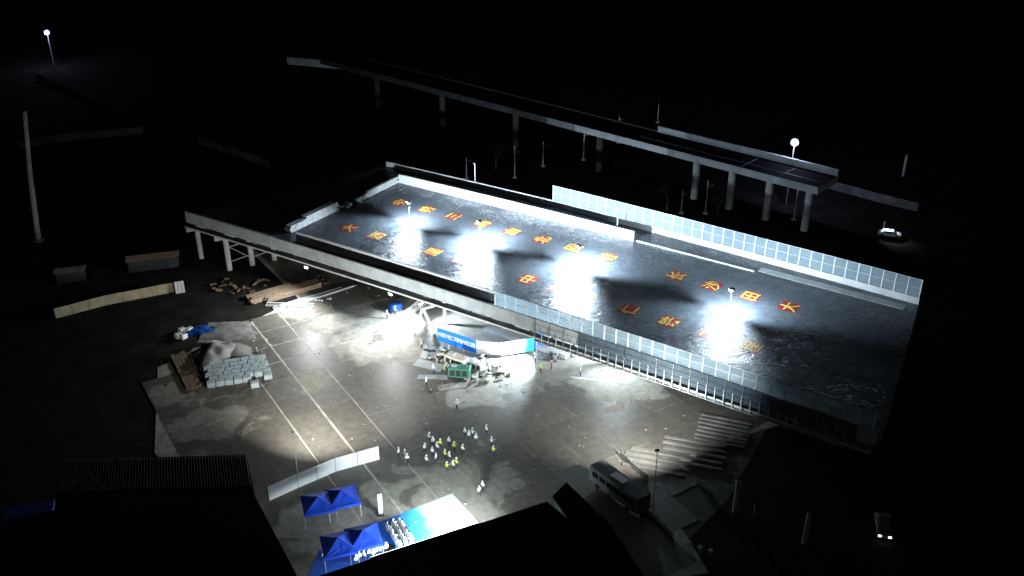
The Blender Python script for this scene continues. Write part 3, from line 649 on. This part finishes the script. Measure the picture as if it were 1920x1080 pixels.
# ------------------------------------------------------------------ left background
def bents(px, py, h, label, dirv, n, gap, cross=True):
    b = at(px, py, 0); o = thing('support_trestle', label, 'trestle', b); dv = Vector((math.cos(R(dirv)), math.sin(R(dirv)), 0))
    for k in range(n):
        q = dv * (k * gap); MB().bar((q.x, q.y, 0), (q.x, q.y, h), .55 if n > 1 else .5, 10).obj('column', M['pale'], o)
        if cross and k < n - 1:
            r = dv * ((k + 1) * gap)
            for z in (h * .25, h * .7): MB().bar((q.x + dv.x * .5, q.y + dv.y * .5, z), (r.x - dv.x * .5, r.y - dv.y * .5, z + .5), .1, 5).obj('brace', M['steel'], o)
            MB().bar((q.x + dv.x * .5, q.y + dv.y * .5, h * .7), (r.x - dv.x * .5, r.y - dv.y * .5, h * .28), .08, 5).obj('brace', M['steel'], o)
    e = dv * ((n - 1) * gap); m = MB(); c = e / 2; m.box(-e.length / 2 - 2.2, e.length / 2 + 1.6, -.8, .8, 0, 1.1, R(dirv), (c.x, c.y, h)); m.obj('cap_beam', M['conc'], o)
bents(431, 506, 7.0, 'four round support columns with bracing under the left end of the bridge', 30, 4, 4.6)
bents(378, 484, 6.5, 'single dim column with cap left of the four-column trestle', 30, 1, 1, False)
# dim board fence
def board_fence(pts, h, m, label, step=3.0, cat='fence'):
    o = thing('board_fence', label, cat, pts[0])
    for a, c in zip(pts[:-1], pts[1:]):
        d = c - a; n = max(1, round(d.length / step)); ang = math.atan2(d.y, d.x)
        for i in range(n):
            q = a + d * ((i + .5) / n) - pts[0]; w = d.length / n; x = MB().box(-w / 2 + .04, w / 2 - .04, -.04, .04, .1, h).obj('board', M[m], o); x.location = (q.x, q.y, 0); x.rotation_euler = (0, 0, ang)
            x = MB().box(-.06, .06, .06, .16, 0, h + .1).obj('post', M['dark'], o); x.location = (q.x - d.x / n / 2, q.y - d.y / n / 2, 0); x.rotation_euler = (0, 0, ang)
    return o
board_fence([at(105, 598), at(200, 573), at(328, 548)], 2.1, 'plate', 'long dim yellowish board fence at the dark left of the site')
board_fence([at(330, 552), at(348, 549)], 2.6, 'pale', 'short pale ribbed gate at the right end of the dim board fence', .6)
def shed(px, py, l, w, h, rz, label, roofm, name='site_shed', wall='concd', base=0):
    o = thing(name, label, 'shed', at(px, py, base), R(rz))
    MB().box(-l / 2, l / 2, -w / 2, w / 2, 0, h).obj('wall', M[wall], o)
    mb = MB(); mb.v = [(-l / 2 - .3, -w / 2 - .3, h + .01), (l / 2 + .3, -w / 2 - .3, h + .01), (l / 2 + .3, 0, h + w * .18), (-l / 2 - .3, 0, h + w * .18), (-l / 2 - .3, w / 2 + .3, h + .01), (l / 2 + .3, w / 2 + .3, h + .01)]
    mb.f = [(0, 1, 2, 3), (3, 2, 5, 4), (0, 3, 4), (1, 5, 2), (0, 4, 5, 1)]; mb.obj('roof', M[roofm], o)
    n = max(1, int(l / 4)) if l > 99 else 0
    for k in range(n):
        c = -l / 2 + (k + .5) * l / n; f = MB().box(c - .7, c + .7, -w / 2 - .06, -w / 2 - .003, 1.0, 2.1).obj('window', M['steel'], o); MB().box(c - .6, c + .6, -w / 2 - .09, -w / 2 - .063, 1.08, 2.02).obj('pane', M['glass'], f)
    return o
shed(290, 500, 9.5, 3.0, 2.4, 17, 'long dim site cabin with pale roof above the board fence', 'timber', wall='night_tone'); shed(135, 524, 5, 2.6, 2.2, 17, 'very dim cabin at the dark far left', 'concd', wall='night_tone')
# leaning tall post at far left
p0 = at(72, 452, 0); o = thing('concrete_mast', 'tall pale concrete mast rising at the far left edge', 'mast', p0)
MB().bar((0, 0, 0), (.5, 2.0, 13.8), .62, 14, .52).obj('lower_section', M['conc'], o); MB().bar((.5, 2.0, 13.85), (1.2, 4.6, 27), .52, 14, .42).obj('upper_section', M['conc'], o); MB().bar((0, 0, 0), (0, 0, .6), 1.1, 14).obj('base', M['concd'], o)

# ------------------------------------------------------------------ background viaduct
via = thing('viaduct', 'unlit concrete viaduct on round columns crossing behind the swivel bridge', 'viaduct')
b4, b1v = at(1508, 432), at(1301, 372); vd = (b4 - b1v).normalized(); vn = Vector((-vd.y, vd.x, 0)); vspan = (b4 - b1v).length / 3
va = math.atan2(vd.y, vd.x)
def vbox(s0, s1, n0, n1, z0, z1, name, m):
    mb = MB().box(s0, s1, n0, n1, z0, z1, va, (b1v.x, b1v.y, 0)); return mb.obj(name, M[m], via)
VZ = 9.2
for k in range(-12, 4):
    c = b1v + vd * (k * vspan)
    if k >= 0 or k % 3 == 0: MB().bar((c.x, c.y, 0), (c.x, c.y, VZ), .85, 14).obj('column', M['conc' if k >= 0 else 'night_tone'], via)
vend = 3 * vspan + 2.2
k = vend
i = 0
while k > -135:
    k2 = k - vspan if k > -40 else k - 2 * vspan
    low = 0
    vbox(k2 + .04, k - .04, -1.1, 8.5, VZ, VZ + 1.6, 'girder', 'conc' if k > -26 else 'concd' if k > -44 else 'night_tone')  # girder and parapet colours step darker leftward as the light fades
    vbox(k2 + .04, k - .04, 7.9, 8.4, VZ + 1.604, VZ + (3.1 if k > -10 else 1.9), 'parapet', 'conc' if k > -10 else 'night_tone')
    if k > -10: vbox(k2 + .1, k - .1, .3, .5, VZ + 2.3, VZ + 2.4, 'rail', 'dark'); None
    vbox(k2 + .1, k - .1, -.9, 7.8, VZ + 1.604, VZ + 1.65, 'walkway', 'black')
    k = k2
wl = thing('parapet_length', 'dim lone length of concrete parapet at the dark top of the site', 'wall', at(645, 118, 8))
for k in range(4):
    x = MB().box(-4.9, 4.9, -.4, .4, 0, 2.4, R(-18)).obj('panel', M['pale'], wl); x.location = (-15 + k * 9.4, 5 - k * 3.3, -2)
MB().box(-19, 19, .6, 5, -8, -2.01, R(-19)).obj('girder', M['black'], wl)
# catenary masts and poles in the dark behind
for k, (px, py, h, lab) in enumerate(((965, 333, 8, 'thin mast left of the trio above the far barrier'), (1018, 312, 6.5, 'thin mast second from left above the far barrier'), (1094, 300, 8, 'thin mast before the left part of the viaduct'), (1159, 268, 8, 'thin mast overlapping the viaduct girder'), (1233, 230, 8, 'thin far mast behind the viaduct'), (1322, 401, 8, 'thin mast between the first two viaduct columns'), (1488, 412, 8.5, 'thin mast before the rightmost viaduct columns'), (1277, 400, 5.5, 'thin mast just behind the far barrier'), (875, 335, 5.5, 'faint mast behind the slim white pole'))):
    o = thing('catenary_mast', lab, 'mast', at(px, py, 0)); MB().bar((0, 0, 0), (0, 0, h), .13, 6).obj('mast', M['pale'], o); MB().bar((.1, 0, h * .8), (1.4, .6, h * .86), .06, 5).obj('bracket', M['steel'], o); MB().box(-.5, .5, -.5, .5, 0, .3).obj('base', M['conc'], o)
# bare trees behind the barrier
def bare_tree(px, py, h, lab):
    o = thing('bare_tree', lab, 'tree', at(px, py, 0)); mb = MB().bar((0, 0, 0), (0, 0, h * .5), .14, 6, .09); mb.obj('trunk', M['bark'], o); cr = MB()
    def br_(p, d, l, r, dep):
        q = p + d * l; cr.bar(p, q, r, 4, r * .6)
        if dep:
            for _ in range(4): br_(q, (d + Vector((rnd.uniform(-.9, .9), rnd.uniform(-.9, .9), rnd.uniform(-.2, .6)))).normalized(), l * .68, r * .6, dep - 1)
    for _ in range(6): br_(Vector((0, 0, h * rnd.uniform(.3, .48))), Vector((rnd.uniform(-.8, .8), rnd.uniform(-.8, .8), .8)).normalized(), h * .24, .06, 3)
    cr.obj('crown', M['bark'], o)
bare_tree(1250, 395, 7, 'bare tree behind the far barrier left of the viaduct columns'); bare_tree(930, 318, 7, 'bare tree in the dark above the slim white pole'); bare_tree(1345, 405, 5, 'small bare tree among the viaduct columns')
bare_tree(1395, 965, 6, 'bare tree beside the pale stump column at lower right'); bare_tree(1530, 1015, 6, 'bare tree beside the lowest pale column'); bare_tree(1415, 968, 5, 'smaller bare tree right of the first pale column'); bare_tree(1440, 925, 5, 'bare sapling in the dark under the near bridge end')
for px, py, h, lab in ((1377, 960, 5.2, 'pale concrete column in the dark below the bridge, left one'), (1508, 1018, 5.0, 'pale concrete column in the dark at lower right'), (1415, 962, 4.0, 'thin pale column right of the left concrete column'), (1693, 330, 5.5, 'dim column alone in the dark at upper right')):
    o = thing('concrete_column', lab, 'column', at(px, py, 0)); MB().bar((0, 0, 0), (0, 0, h), .34 if 'thin' not in lab else .14, 10, .30 if 'thin' not in lab else .1).obj('column', M['pale'], o); MB().bar((0, 0, h + .002), (0, 0, h + .5), .12, 6).obj('rebar', M['rust'], o)
# far lamps
def street_lamp(px, py, h, lab, power):
    top = at(px, py, h); o = thing('street_lamp', lab, 'lamp', (top.x, top.y, 0)); MB().bar((0, 0, 0), (0, 0, h - .6), .16, 6, .1).obj('pole', M['steel'], o)
    r = .9
    bm = bmesh.new(); bmesh.ops.create_icosphere(bm, subdivisions=2, radius=r); me = bpy.data.meshes.new('globe'); bm.to_mesh(me); bm.free(); x = link('globe', me, o, M['farlamp']); x.location = (0, 0, h)
    MB().box(-.3, .3, -.2, .2, h - .62 - r * .2, h - .58 - r * .1).obj('bracket', M['dark'], o)
    l = bpy.data.lights.new('lamp_light', 'POINT'); l.energy = power; l.color = (.6, .65, 1); l.shadow_soft_size = .3; lo = bpy.data.objects.new('lamp_light', l); COL.objects.link(lo); lo.location = (top.x, top.y - r - .8, h)
street_lamp(1490, 267, 15, 'glowing blue-white lamp above the right part of the viaduct', 3000); street_lamp(88, 61, 12, 'tiny blue-white lamp far off at the upper left', 2500)
# ------------------------------------------------------------------ dim walls and roads far off
for pts, m, lab in (([(70, 150), (150, 182), (232, 212)], 'night_tone', 'faint far wall below the tiny lamp at upper left'), ([(40, 278), (150, 262), (270, 252)], 'night_tone', 'faint far wall behind the tall mast'), ([(372, 270), (440, 292), (505, 315)], 'night_tone', 'faint far wall above the left end of the bridge'), ([(1545, 352), (1640, 378), (1720, 398)], 'concd', 'faint embankment wall running on from the viaduct')):
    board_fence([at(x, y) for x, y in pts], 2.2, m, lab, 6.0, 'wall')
# ------------------------------------------------------------------ lower right: vehicles
def vehicle(p, rz, label, kind, mbody, lit=False):
    L, Wd, Hh = (9.5, 2.5, 2.9) if kind == 'bus' else (4.6, 1.85, 1.45)
    o = thing(kind, label, kind, p, rz); n = 9
    if kind == 'bus':
        MB().box(-L / 2, L / 2, -Wd / 2, Wd / 2, .4, Hh).obj('body', M[mbody], o, .14)
        for sy in (-1, 1):
            for k in range(6): MB().box(-L / 2 + .7 + k * 1.4, -L / 2 + 1.9 + k * 1.4, sy * Wd / 2 - .01, sy * Wd / 2 + .012, 1.5, 2.35).obj('window', M['glass'], o)
        MB().box(-L / 2 - .012, -L / 2 + .01, -1.0, 1.0, 1.3, 2.4).obj('windscreen', M['glass'], o); MB().box(-1.2, 1.2, -.6, .6, Hh + .002, Hh + .25).obj('roof_unit', M['white'], o, .05)
        wx = (-3.0, 2.9)
    else:
        prof = [(-2.3, .35), (2.3, .35), (2.3, .8), (1.9, .9), (1.35, .95), (.75, 1.4), (-1.0, 1.45), (-1.75, .98), (-2.25, .92)]
        mb = MB(); b = 0; mb.v = [(x, -Wd / 2 + (0.18 if z > 1.2 else 0), z) for x, z in prof] + [(x, Wd / 2 - (.18 if z > 1.2 else 0), z) for x, z in prof]
        mb.f = [tuple(range(n)), tuple(reversed(range(n, 2 * n)))] + [(i, (i + 1) % n, n + (i + 1) % n, n + i) for i in range(n)]; mb.obj('body', M[mbody], o, .04)
        MB().box(-.9, .65, -Wd / 2 + .03, Wd / 2 - .03, 1.0, 1.32).obj('window', M['glass'], o); wx = (-1.45, 1.4)
    for x in wx:
        for sy in (-1, 1): w_ = MB().bar((x, sy * (Wd / 2 - .2), .36), (x, sy * (Wd / 2 + .03), .36), .36, 14).obj('wheel', M['tyre'], o)
    for sy in (-.62, .62): x_ = L / 2 if kind == 'car' else -L / 2; MB().box(x_ + (.0 if kind == 'car' else -.05), x_ + (.07 if kind == 'car' else -.015), sy - .17, sy + .17, .6, .82).obj('headlight', M['head'] if lit else M['steel'], o)
vehicle(at(1160, 930, GZ), R(-53), 'pale bus-like vehicle parked at the lower right of the yard', 'bus', 'concd')
c1 = at(1655, 992, 0); vehicle(c1, R(-105), 'car with both headlights lit, alone in the dark at lower right', 'car', 'concd', True)
vehicle(at(1667, 443, 0), R(-20), 'pale car caught in light in the dark right of the far barrier', 'car', 'white')
lp = at(1655, 436, 0); o = thing('work_light', 'small lit work light beside the pale car at the right', 'lamp', lp); MB().bar((0, 0, .15), (0, 0, 2.4), .05).obj('mast', M['steel'], o); MB().box(-.3, .3, -.3, .3, 0, .148).obj('base', M['dark'], o); MB().box(-.25, .25, -.1, .1, 2.4, 2.7).obj('lamp_head', M['dark'], o)
spot(lp + Vector((.2, -.4, 2.5)), at(1668, 444), 1500, 90, .5, .1)
for k, (px, py) in enumerate(((1292, 1030), (1311, 1038), (1331, 1045))):
    o = thing('marker_lamp', ('first', 'second', 'third')[k] + ' from the left of three small pale markers at the lower edge', 'marker', at(px, py, 0), 0, 'small pale markers'); MB().bar((0, 0, 0), (0, 0, .9), .1).obj('post', M['white'], o); MB().bar((0, 0, .902), (0, 0, 1.2), .28, 8).obj('cap', M['white'], o)
# low walls at lower right
for pts, h, m, lab in (([(1205, 955), (1232, 978), (1262, 1008)], .7, 'pale', 'low pale wall running down beside the access road'), ([(1162, 858), (1185, 880), (1215, 905)], 1.2, 'concd', 'dark low wall behind the bus'), ([(1305, 905), (1335, 925)], 1.0, 'conc', 'short pale kerb wall by the track')):
    board_fence([at(x, y) for x, y in pts], h, m, lab, 2.0, 'wall')
# ------------------------------------------------------------------ foreground buildings and stage
def roofed(polypx, z, h, wallm, roofm, label, name, pitch=.0):
    pts = [at(x, y, z) for x, y in polypx]; o = thing(name, label, 'building', (pts[0].x, pts[0].y, 0)); q = [(p.x - pts[0].x, p.y - pts[0].y) for p in pts]
    cx = sum(a for a, b in q) / len(q); cy = sum(b for a, b in q) / len(q)
    inn = [(cx + (a - cx) * .97, cy + (b - cy) * .97) for a, b in q]
    MB().prism(inn, .0, z - h).obj('wall', M[wallm], o); MB().prism(q, z - h + .01, z).obj('roof', M[roofm], o); return o, q, pts[0]
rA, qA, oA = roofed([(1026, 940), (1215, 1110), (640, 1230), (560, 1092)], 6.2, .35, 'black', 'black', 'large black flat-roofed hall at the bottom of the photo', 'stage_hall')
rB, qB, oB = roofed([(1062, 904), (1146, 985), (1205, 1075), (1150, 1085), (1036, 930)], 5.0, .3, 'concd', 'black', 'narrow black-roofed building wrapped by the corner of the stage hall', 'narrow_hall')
rC, qC, oC = roofed([(118, 862), (462, 852), (478, 930), (560, 1085), (10, 1120), (100, 965)], 9.0, .3, 'concd', 'black', 'big dark shed with corrugated roof at the lower left', 'dark_shed')
for k in range(64):
    x0, x1 = 120 + k * 5.4, 121 + k * 5.4; yb = 862 - (k * 5.4) * .029
    a, b_ = at(x0, yb + 1, 9.004), at(x0 + k * .3 - 10, yb + 60, 9.004)
    MB().bar(a - oC_ if False else a - Vector((oC.x, oC.y, 0)), b_ - Vector((oC.x, oC.y, 0)), .07, 4).obj('rib', M['night_tone'] if k > 46 else M['corr'], rC)  # right-hand ribs coloured lighter for the light along that edge
# pale boundary wall right of the dark shed
board_fence([at(468, 935), at(482, 968), at(508, 1012)], 2.2, 'pale', 'pale wall along the right side of the dark shed', 4.0, 'wall'); board_fence([at(509, 1014), at(512, 1036)], 2.6, 'white', 'white return panel at the end of the pale wall', 2.0, 'wall')
board_fence([at(505, 940), at(560, 915), at(630, 885), at(712, 862)], 2.4, 'white', 'row of white display boards behind the blue canopies', 3.2, 'display board')
# LED screen under the edge of the hall
sA, sB = at(905, 985, 5.6), at(700, 1051, 5.6); sA.z = sB.z = 0; sd = (sB - sA); sn = Vector((sd.y, -sd.x, 0)).normalized()
if sn.y < 0: sn = -sn
sl = sd.length; o = thing('led_screen', 'bright LED wall facing away, hidden at the edge of the black hall', 'screen', sA + sn * 1.2, math.atan2(sd.y, sd.x))
fs = 1 if Vector((-math.sin(math.atan2(sd.y, sd.x)), math.cos(math.atan2(sd.y, sd.x)), 0)).dot(sn) > 0 else -1
MB().box(0, sl, -.12, .12, .9, 5.0).obj('housing', M['black'], o)
nx_, nz_ = 8, 3
for i in range(nx_):
    for j in range(nz_):
        MB().box(i * sl / nx_ + .02, (i + 1) * sl / nx_ - .02, *(sorted((fs * .122, fs * .16))), .9 + j * 4.1 / nz_ + .02, .9 + (j + 1) * 4.1 / nz_ - .02).obj('led_panel', M['led'], o)
for x in (0.4, sl / 2, sl - .4): MB().box(x - .15, x + .15, -.1, .1, .11, .898).obj('leg', M['dark'], o)
al = bpy.data.lights.new('screen_light', 'AREA'); al.shape = 'RECTANGLE'; al.size = 6.5; al.size_y = 3.6; al.energy = 9000; al.color = (.86, .96, 1.0); al.spread = R(170)
ao = bpy.data.objects.new('screen_light', al); COL.objects.link(ao); uu = sd.normalized(); ao.location = sA + uu * 3.6 + sn * 1.45 + Vector((0, 0, 3.0)); ao.rotation_euler = (sn + Vector((0, 0, -.25))).to_track_quat('-Z', 'Z').to_euler()
# carpet of the stage floor
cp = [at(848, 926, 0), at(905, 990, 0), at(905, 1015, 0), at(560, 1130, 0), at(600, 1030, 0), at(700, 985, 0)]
cm = MB(); cm.prism([(p.x, p.y) for p in cp], .112, .125); tag(cm.obj('stage_carpet', glare_print('glare_print_floor', at(870, 965, 0), at(640, 1060, 0), [(.0, (.85, .88, .88)), (.27, (.74, .86, .88)), (.38, (.07, .52, .74)), (.52, (.015, .16, .66)), (1.0, (.015, .08, .42))])), 'stage floor sheet with print and LED glare coloured in, from blue to white', 'carpet')  # white end of the ramp paints the LED glare into the sheet
# canopies
def canopy(px, py, rz, lab, w=4.2):
    o = thing('canopy_tent', lab, 'tent', at(px, py, GZ), R(rz), 'blue canopy tents'); h = 2.3
    mb = MB(); mb.v = [(-w / 2, -w / 2, h), (w / 2, -w / 2, h), (w / 2, w / 2, h), (-w / 2, w / 2, h), (0, 0, h + 1.0), (-w / 2, -w / 2, h - .35), (w / 2, -w / 2, h - .35), (w / 2, w / 2, h - .35), (-w / 2, w / 2, h - .35)]
    mb.f = [(0, 1, 4), (1, 2, 4), (2, 3, 4), (3, 0, 4), (0, 5, 6, 1), (1, 6, 7, 2), (2, 7, 8, 3), (3, 8, 5, 0)]
    grid = MB()                                              # cloth sags between hips and wrinkles at the eaves
    for k in range(4):
        a, c, ap = Vector(mb.v[k]), Vector(mb.v[(k + 1) % 4]), Vector(mb.v[4]); b0 = len(grid.v)
        for i in range(7):
            for j in range(7):
                u, t = i / 6, j / 6; p = a.lerp(c, u).lerp(ap, t); sag = .22 * math.sin(math.pi * u) * (1 - t) * (t + .15) + .12 * t * (1 - t)
                grid.v.append((p.x, p.y, p.z - sag + (rnd.uniform(-.03, .03) if 0 < u < 1 and t < .9 else 0)))
        for i in range(6):
            for j in range(6): q_ = b0 + i * 7 + j; grid.f.append((q_, q_ + 7, q_ + 8, q_ + 1))
    b0 = len(grid.v); grid.v += [(x, y, z - .01) for x, y, z in mb.v[:4]] + mb.v[5:9]
    for k in range(4): grid.f.append((b0 + k, b0 + 4 + k, b0 + 4 + (k + 1) % 4, b0 + (k + 1) % 4))
    grid.obj('roof', M['tent'], o)
    for sx in (-1, 1):
        for sy in (-1, 1): MB().bar((sx * (w / 2 - .06), sy * (w / 2 - .06), 0), (sx * (w / 2 - .06), sy * (w / 2 - .06), h - .02), .04, 5).obj('leg', M['steel'], o)
for px, py, lab in ((600, 968, 'blue canopy at the far left of the stage area'), (644, 956, 'blue canopy right of the far left one, in the dim row'), (638, 1046, 'bright blue canopy nearest the lower edge'), (684, 1032, 'bright blue canopy beside the seated rows')): canopy(px, py, 18, lab)
# seated rows with chairs
def chair_mesh():
    o = thing('plastic_chair', 'x', 'chair'); MB().box(-.22, .22, -.2, .24, .42, .46).obj('seat', M['white'], o); MB().box(-.22, .22, -.24, -.203, .47, .88).obj('backrest', M['white'], o)
    for sx in (-.19, .19):
        for sy in (-.17, .2): MB().bar((sx, sy, 0), (sx, sy, .419), .02, 4).obj('leg', M['white'], o)
    return o
ch0 = chair_mesh(); bpy.context.view_layer.update(); first = True; face = math.atan2(-sd.x * 0 + 0, 1)
r0, r1 = at(733, 990, 0), at(760, 1036, 0)
lookdir = at(850, 985, 0) - at(745, 1010, 0); fz = math.atan2(lookdir.y, lookdir.x) - math.pi / 2
side = at(728, 994, 0); dd = (at(752, 1034, 0) - side); perp = (at(755, 985, 0) - side)
for row in range(3):
    for k in range(9):
        p = side + dd * (k / 9.0) + perp * (row / 2.4) + Vector((rnd.uniform(-.1, .1), rnd.uniform(-.1, .1), 0)); p.z = .127
        c = ch0 if first else copy_tree(ch0); first = False
        c.location = p; c.rotation_euler = (0, 0, fz + rnd.uniform(-.1, .1)); tag(c, 'white chair in the %s seated row, %s from its far end' % (('rear', 'middle', 'front')[row], ORD[k]), 'chair', 'white chairs on the carpet')
        person(p, c.rotation_euler[2], 'sit', 'shirt', 'person in white sitting in the %s row on the carpet, %s from the far end' % (('rear', 'middle', 'front')[row], ORD[k]), 'seated audience on the carpet', helmet=rnd.random() < .5)
for k in range(8):
    p = at(668 + k * 8 + rnd.uniform(-2, 2), 1060 - k * 3.2 + rnd.uniform(-3, 3), .127); person(p, rnd.uniform(-1, 1), 'stand', 'shirt', 'person in white standing in a line beside the canopies at the lower edge', 'people lined up beside the canopies')
person(at(608, 1052, GZ), 1, 'stand', 'shirt', 'person in white standing left of the bright blue canopies')
# speaker stack on the bright floor, cable reel
o = thing('speaker_column', 'tall pale speaker column standing behind the bright floor', 'speaker', at(714, 965, GZ), .3); MB().box(-.3, .3, -.25, .25, .3, 3.6).obj('cabinet', M['pale'], o, .03); MB().box(-.4, .4, -.35, .35, 0, .298).obj('base', M['dark'], o)
o = thing('round_table', 'round black table on the blue carpet below the seated rows', 'table', at(730, 1036, .127)); MB().bar((0, 0, .7), (0, 0, .75), .8, 18).obj('tabletop', M['black'], o); MB().bar((0, 0, .04), (0, 0, .698), .07, 8).obj('pedestal', M['dark'], o); MB().bar((0, 0, 0), (0, 0, .038), .4, 12).obj('base', M['dark'], o)
# crane truck in blue at lower left edge
o = thing('blue_container', 'blue container at the lower left edge beyond the dark shed', 'container', at(62, 985, 0), R(20)); MB().box(-3, 3, -1.2, 1.2, .1, 2.6).obj('body', M['tarp'], o, .03)
for k in range(12): MB().box(-2.85 + k * .5, -2.65 + k * .5, -1.26, -1.203, .3, 2.4).obj('rib', M['tarp'], o)
# added flood masts, unseen, to light the near bridge face and the yard
for px, py, aim, pw, lab in ((560, 902, (690, 680), 36000, 'tall added flood mast standing by the row of white display boards'), (1225, 938, (1060, 640), 32000, 'tall added flood mast standing beside the bus-like vehicle')):
    b = at(px, py, GZ); o = thing('added_flood_mast', lab, 'floodlight', b); MB().bar((0, 0, .01), (0, 0, 8), .06, 8).obj('mast', M['steel'], o)
    az = heading(b, at(*aim)); MB().box(-.3, .3, 0, .12, 8.002, 8.4, az - math.pi / 2).obj('lamp_head', M['steel'], o); MB().box(-.26, .26, .122, .14, 8.04, 8.36, az - math.pi / 2).obj('lens', M['lamp'], o)
    l0 = b + Vector((math.cos(az) * .5, math.sin(az) * .5, 8.3)); spot(l0, at(aim[0], aim[1] - 60), pw * 1.2, 112, 1.0, .3, (1.0, .98, .91))
    tgt = P(36, 37, 10.5) if px < 1000 else P(84, 37, 12); spot(l0 + Vector((0, 0, .3)), tgt, 60000 if px < 1000 else 17000, 56 if px < 1000 else 92, 1.0, .3, (.86, .96, 1.0))

lt = MB()
for k in range(420):
    q = slabs[rnd.randrange(len(slabs))][0]; x, y = q.x + rnd.uniform(-2.6, 2.6), q.y + rnd.uniform(-2.6, 2.6); a = rnd.uniform(.04, .17)
    lt.box(-a, a, -a * rnd.uniform(.3, .9), a * .5, .095, .1 + a * .8, rnd.uniform(0, 3), (x, y, 0))
o = lt.obj('yard_litter', M['rubble']); o['kind'] = 'stuff'; o['label'] = 'small chips and scraps scattered over the concrete yard'
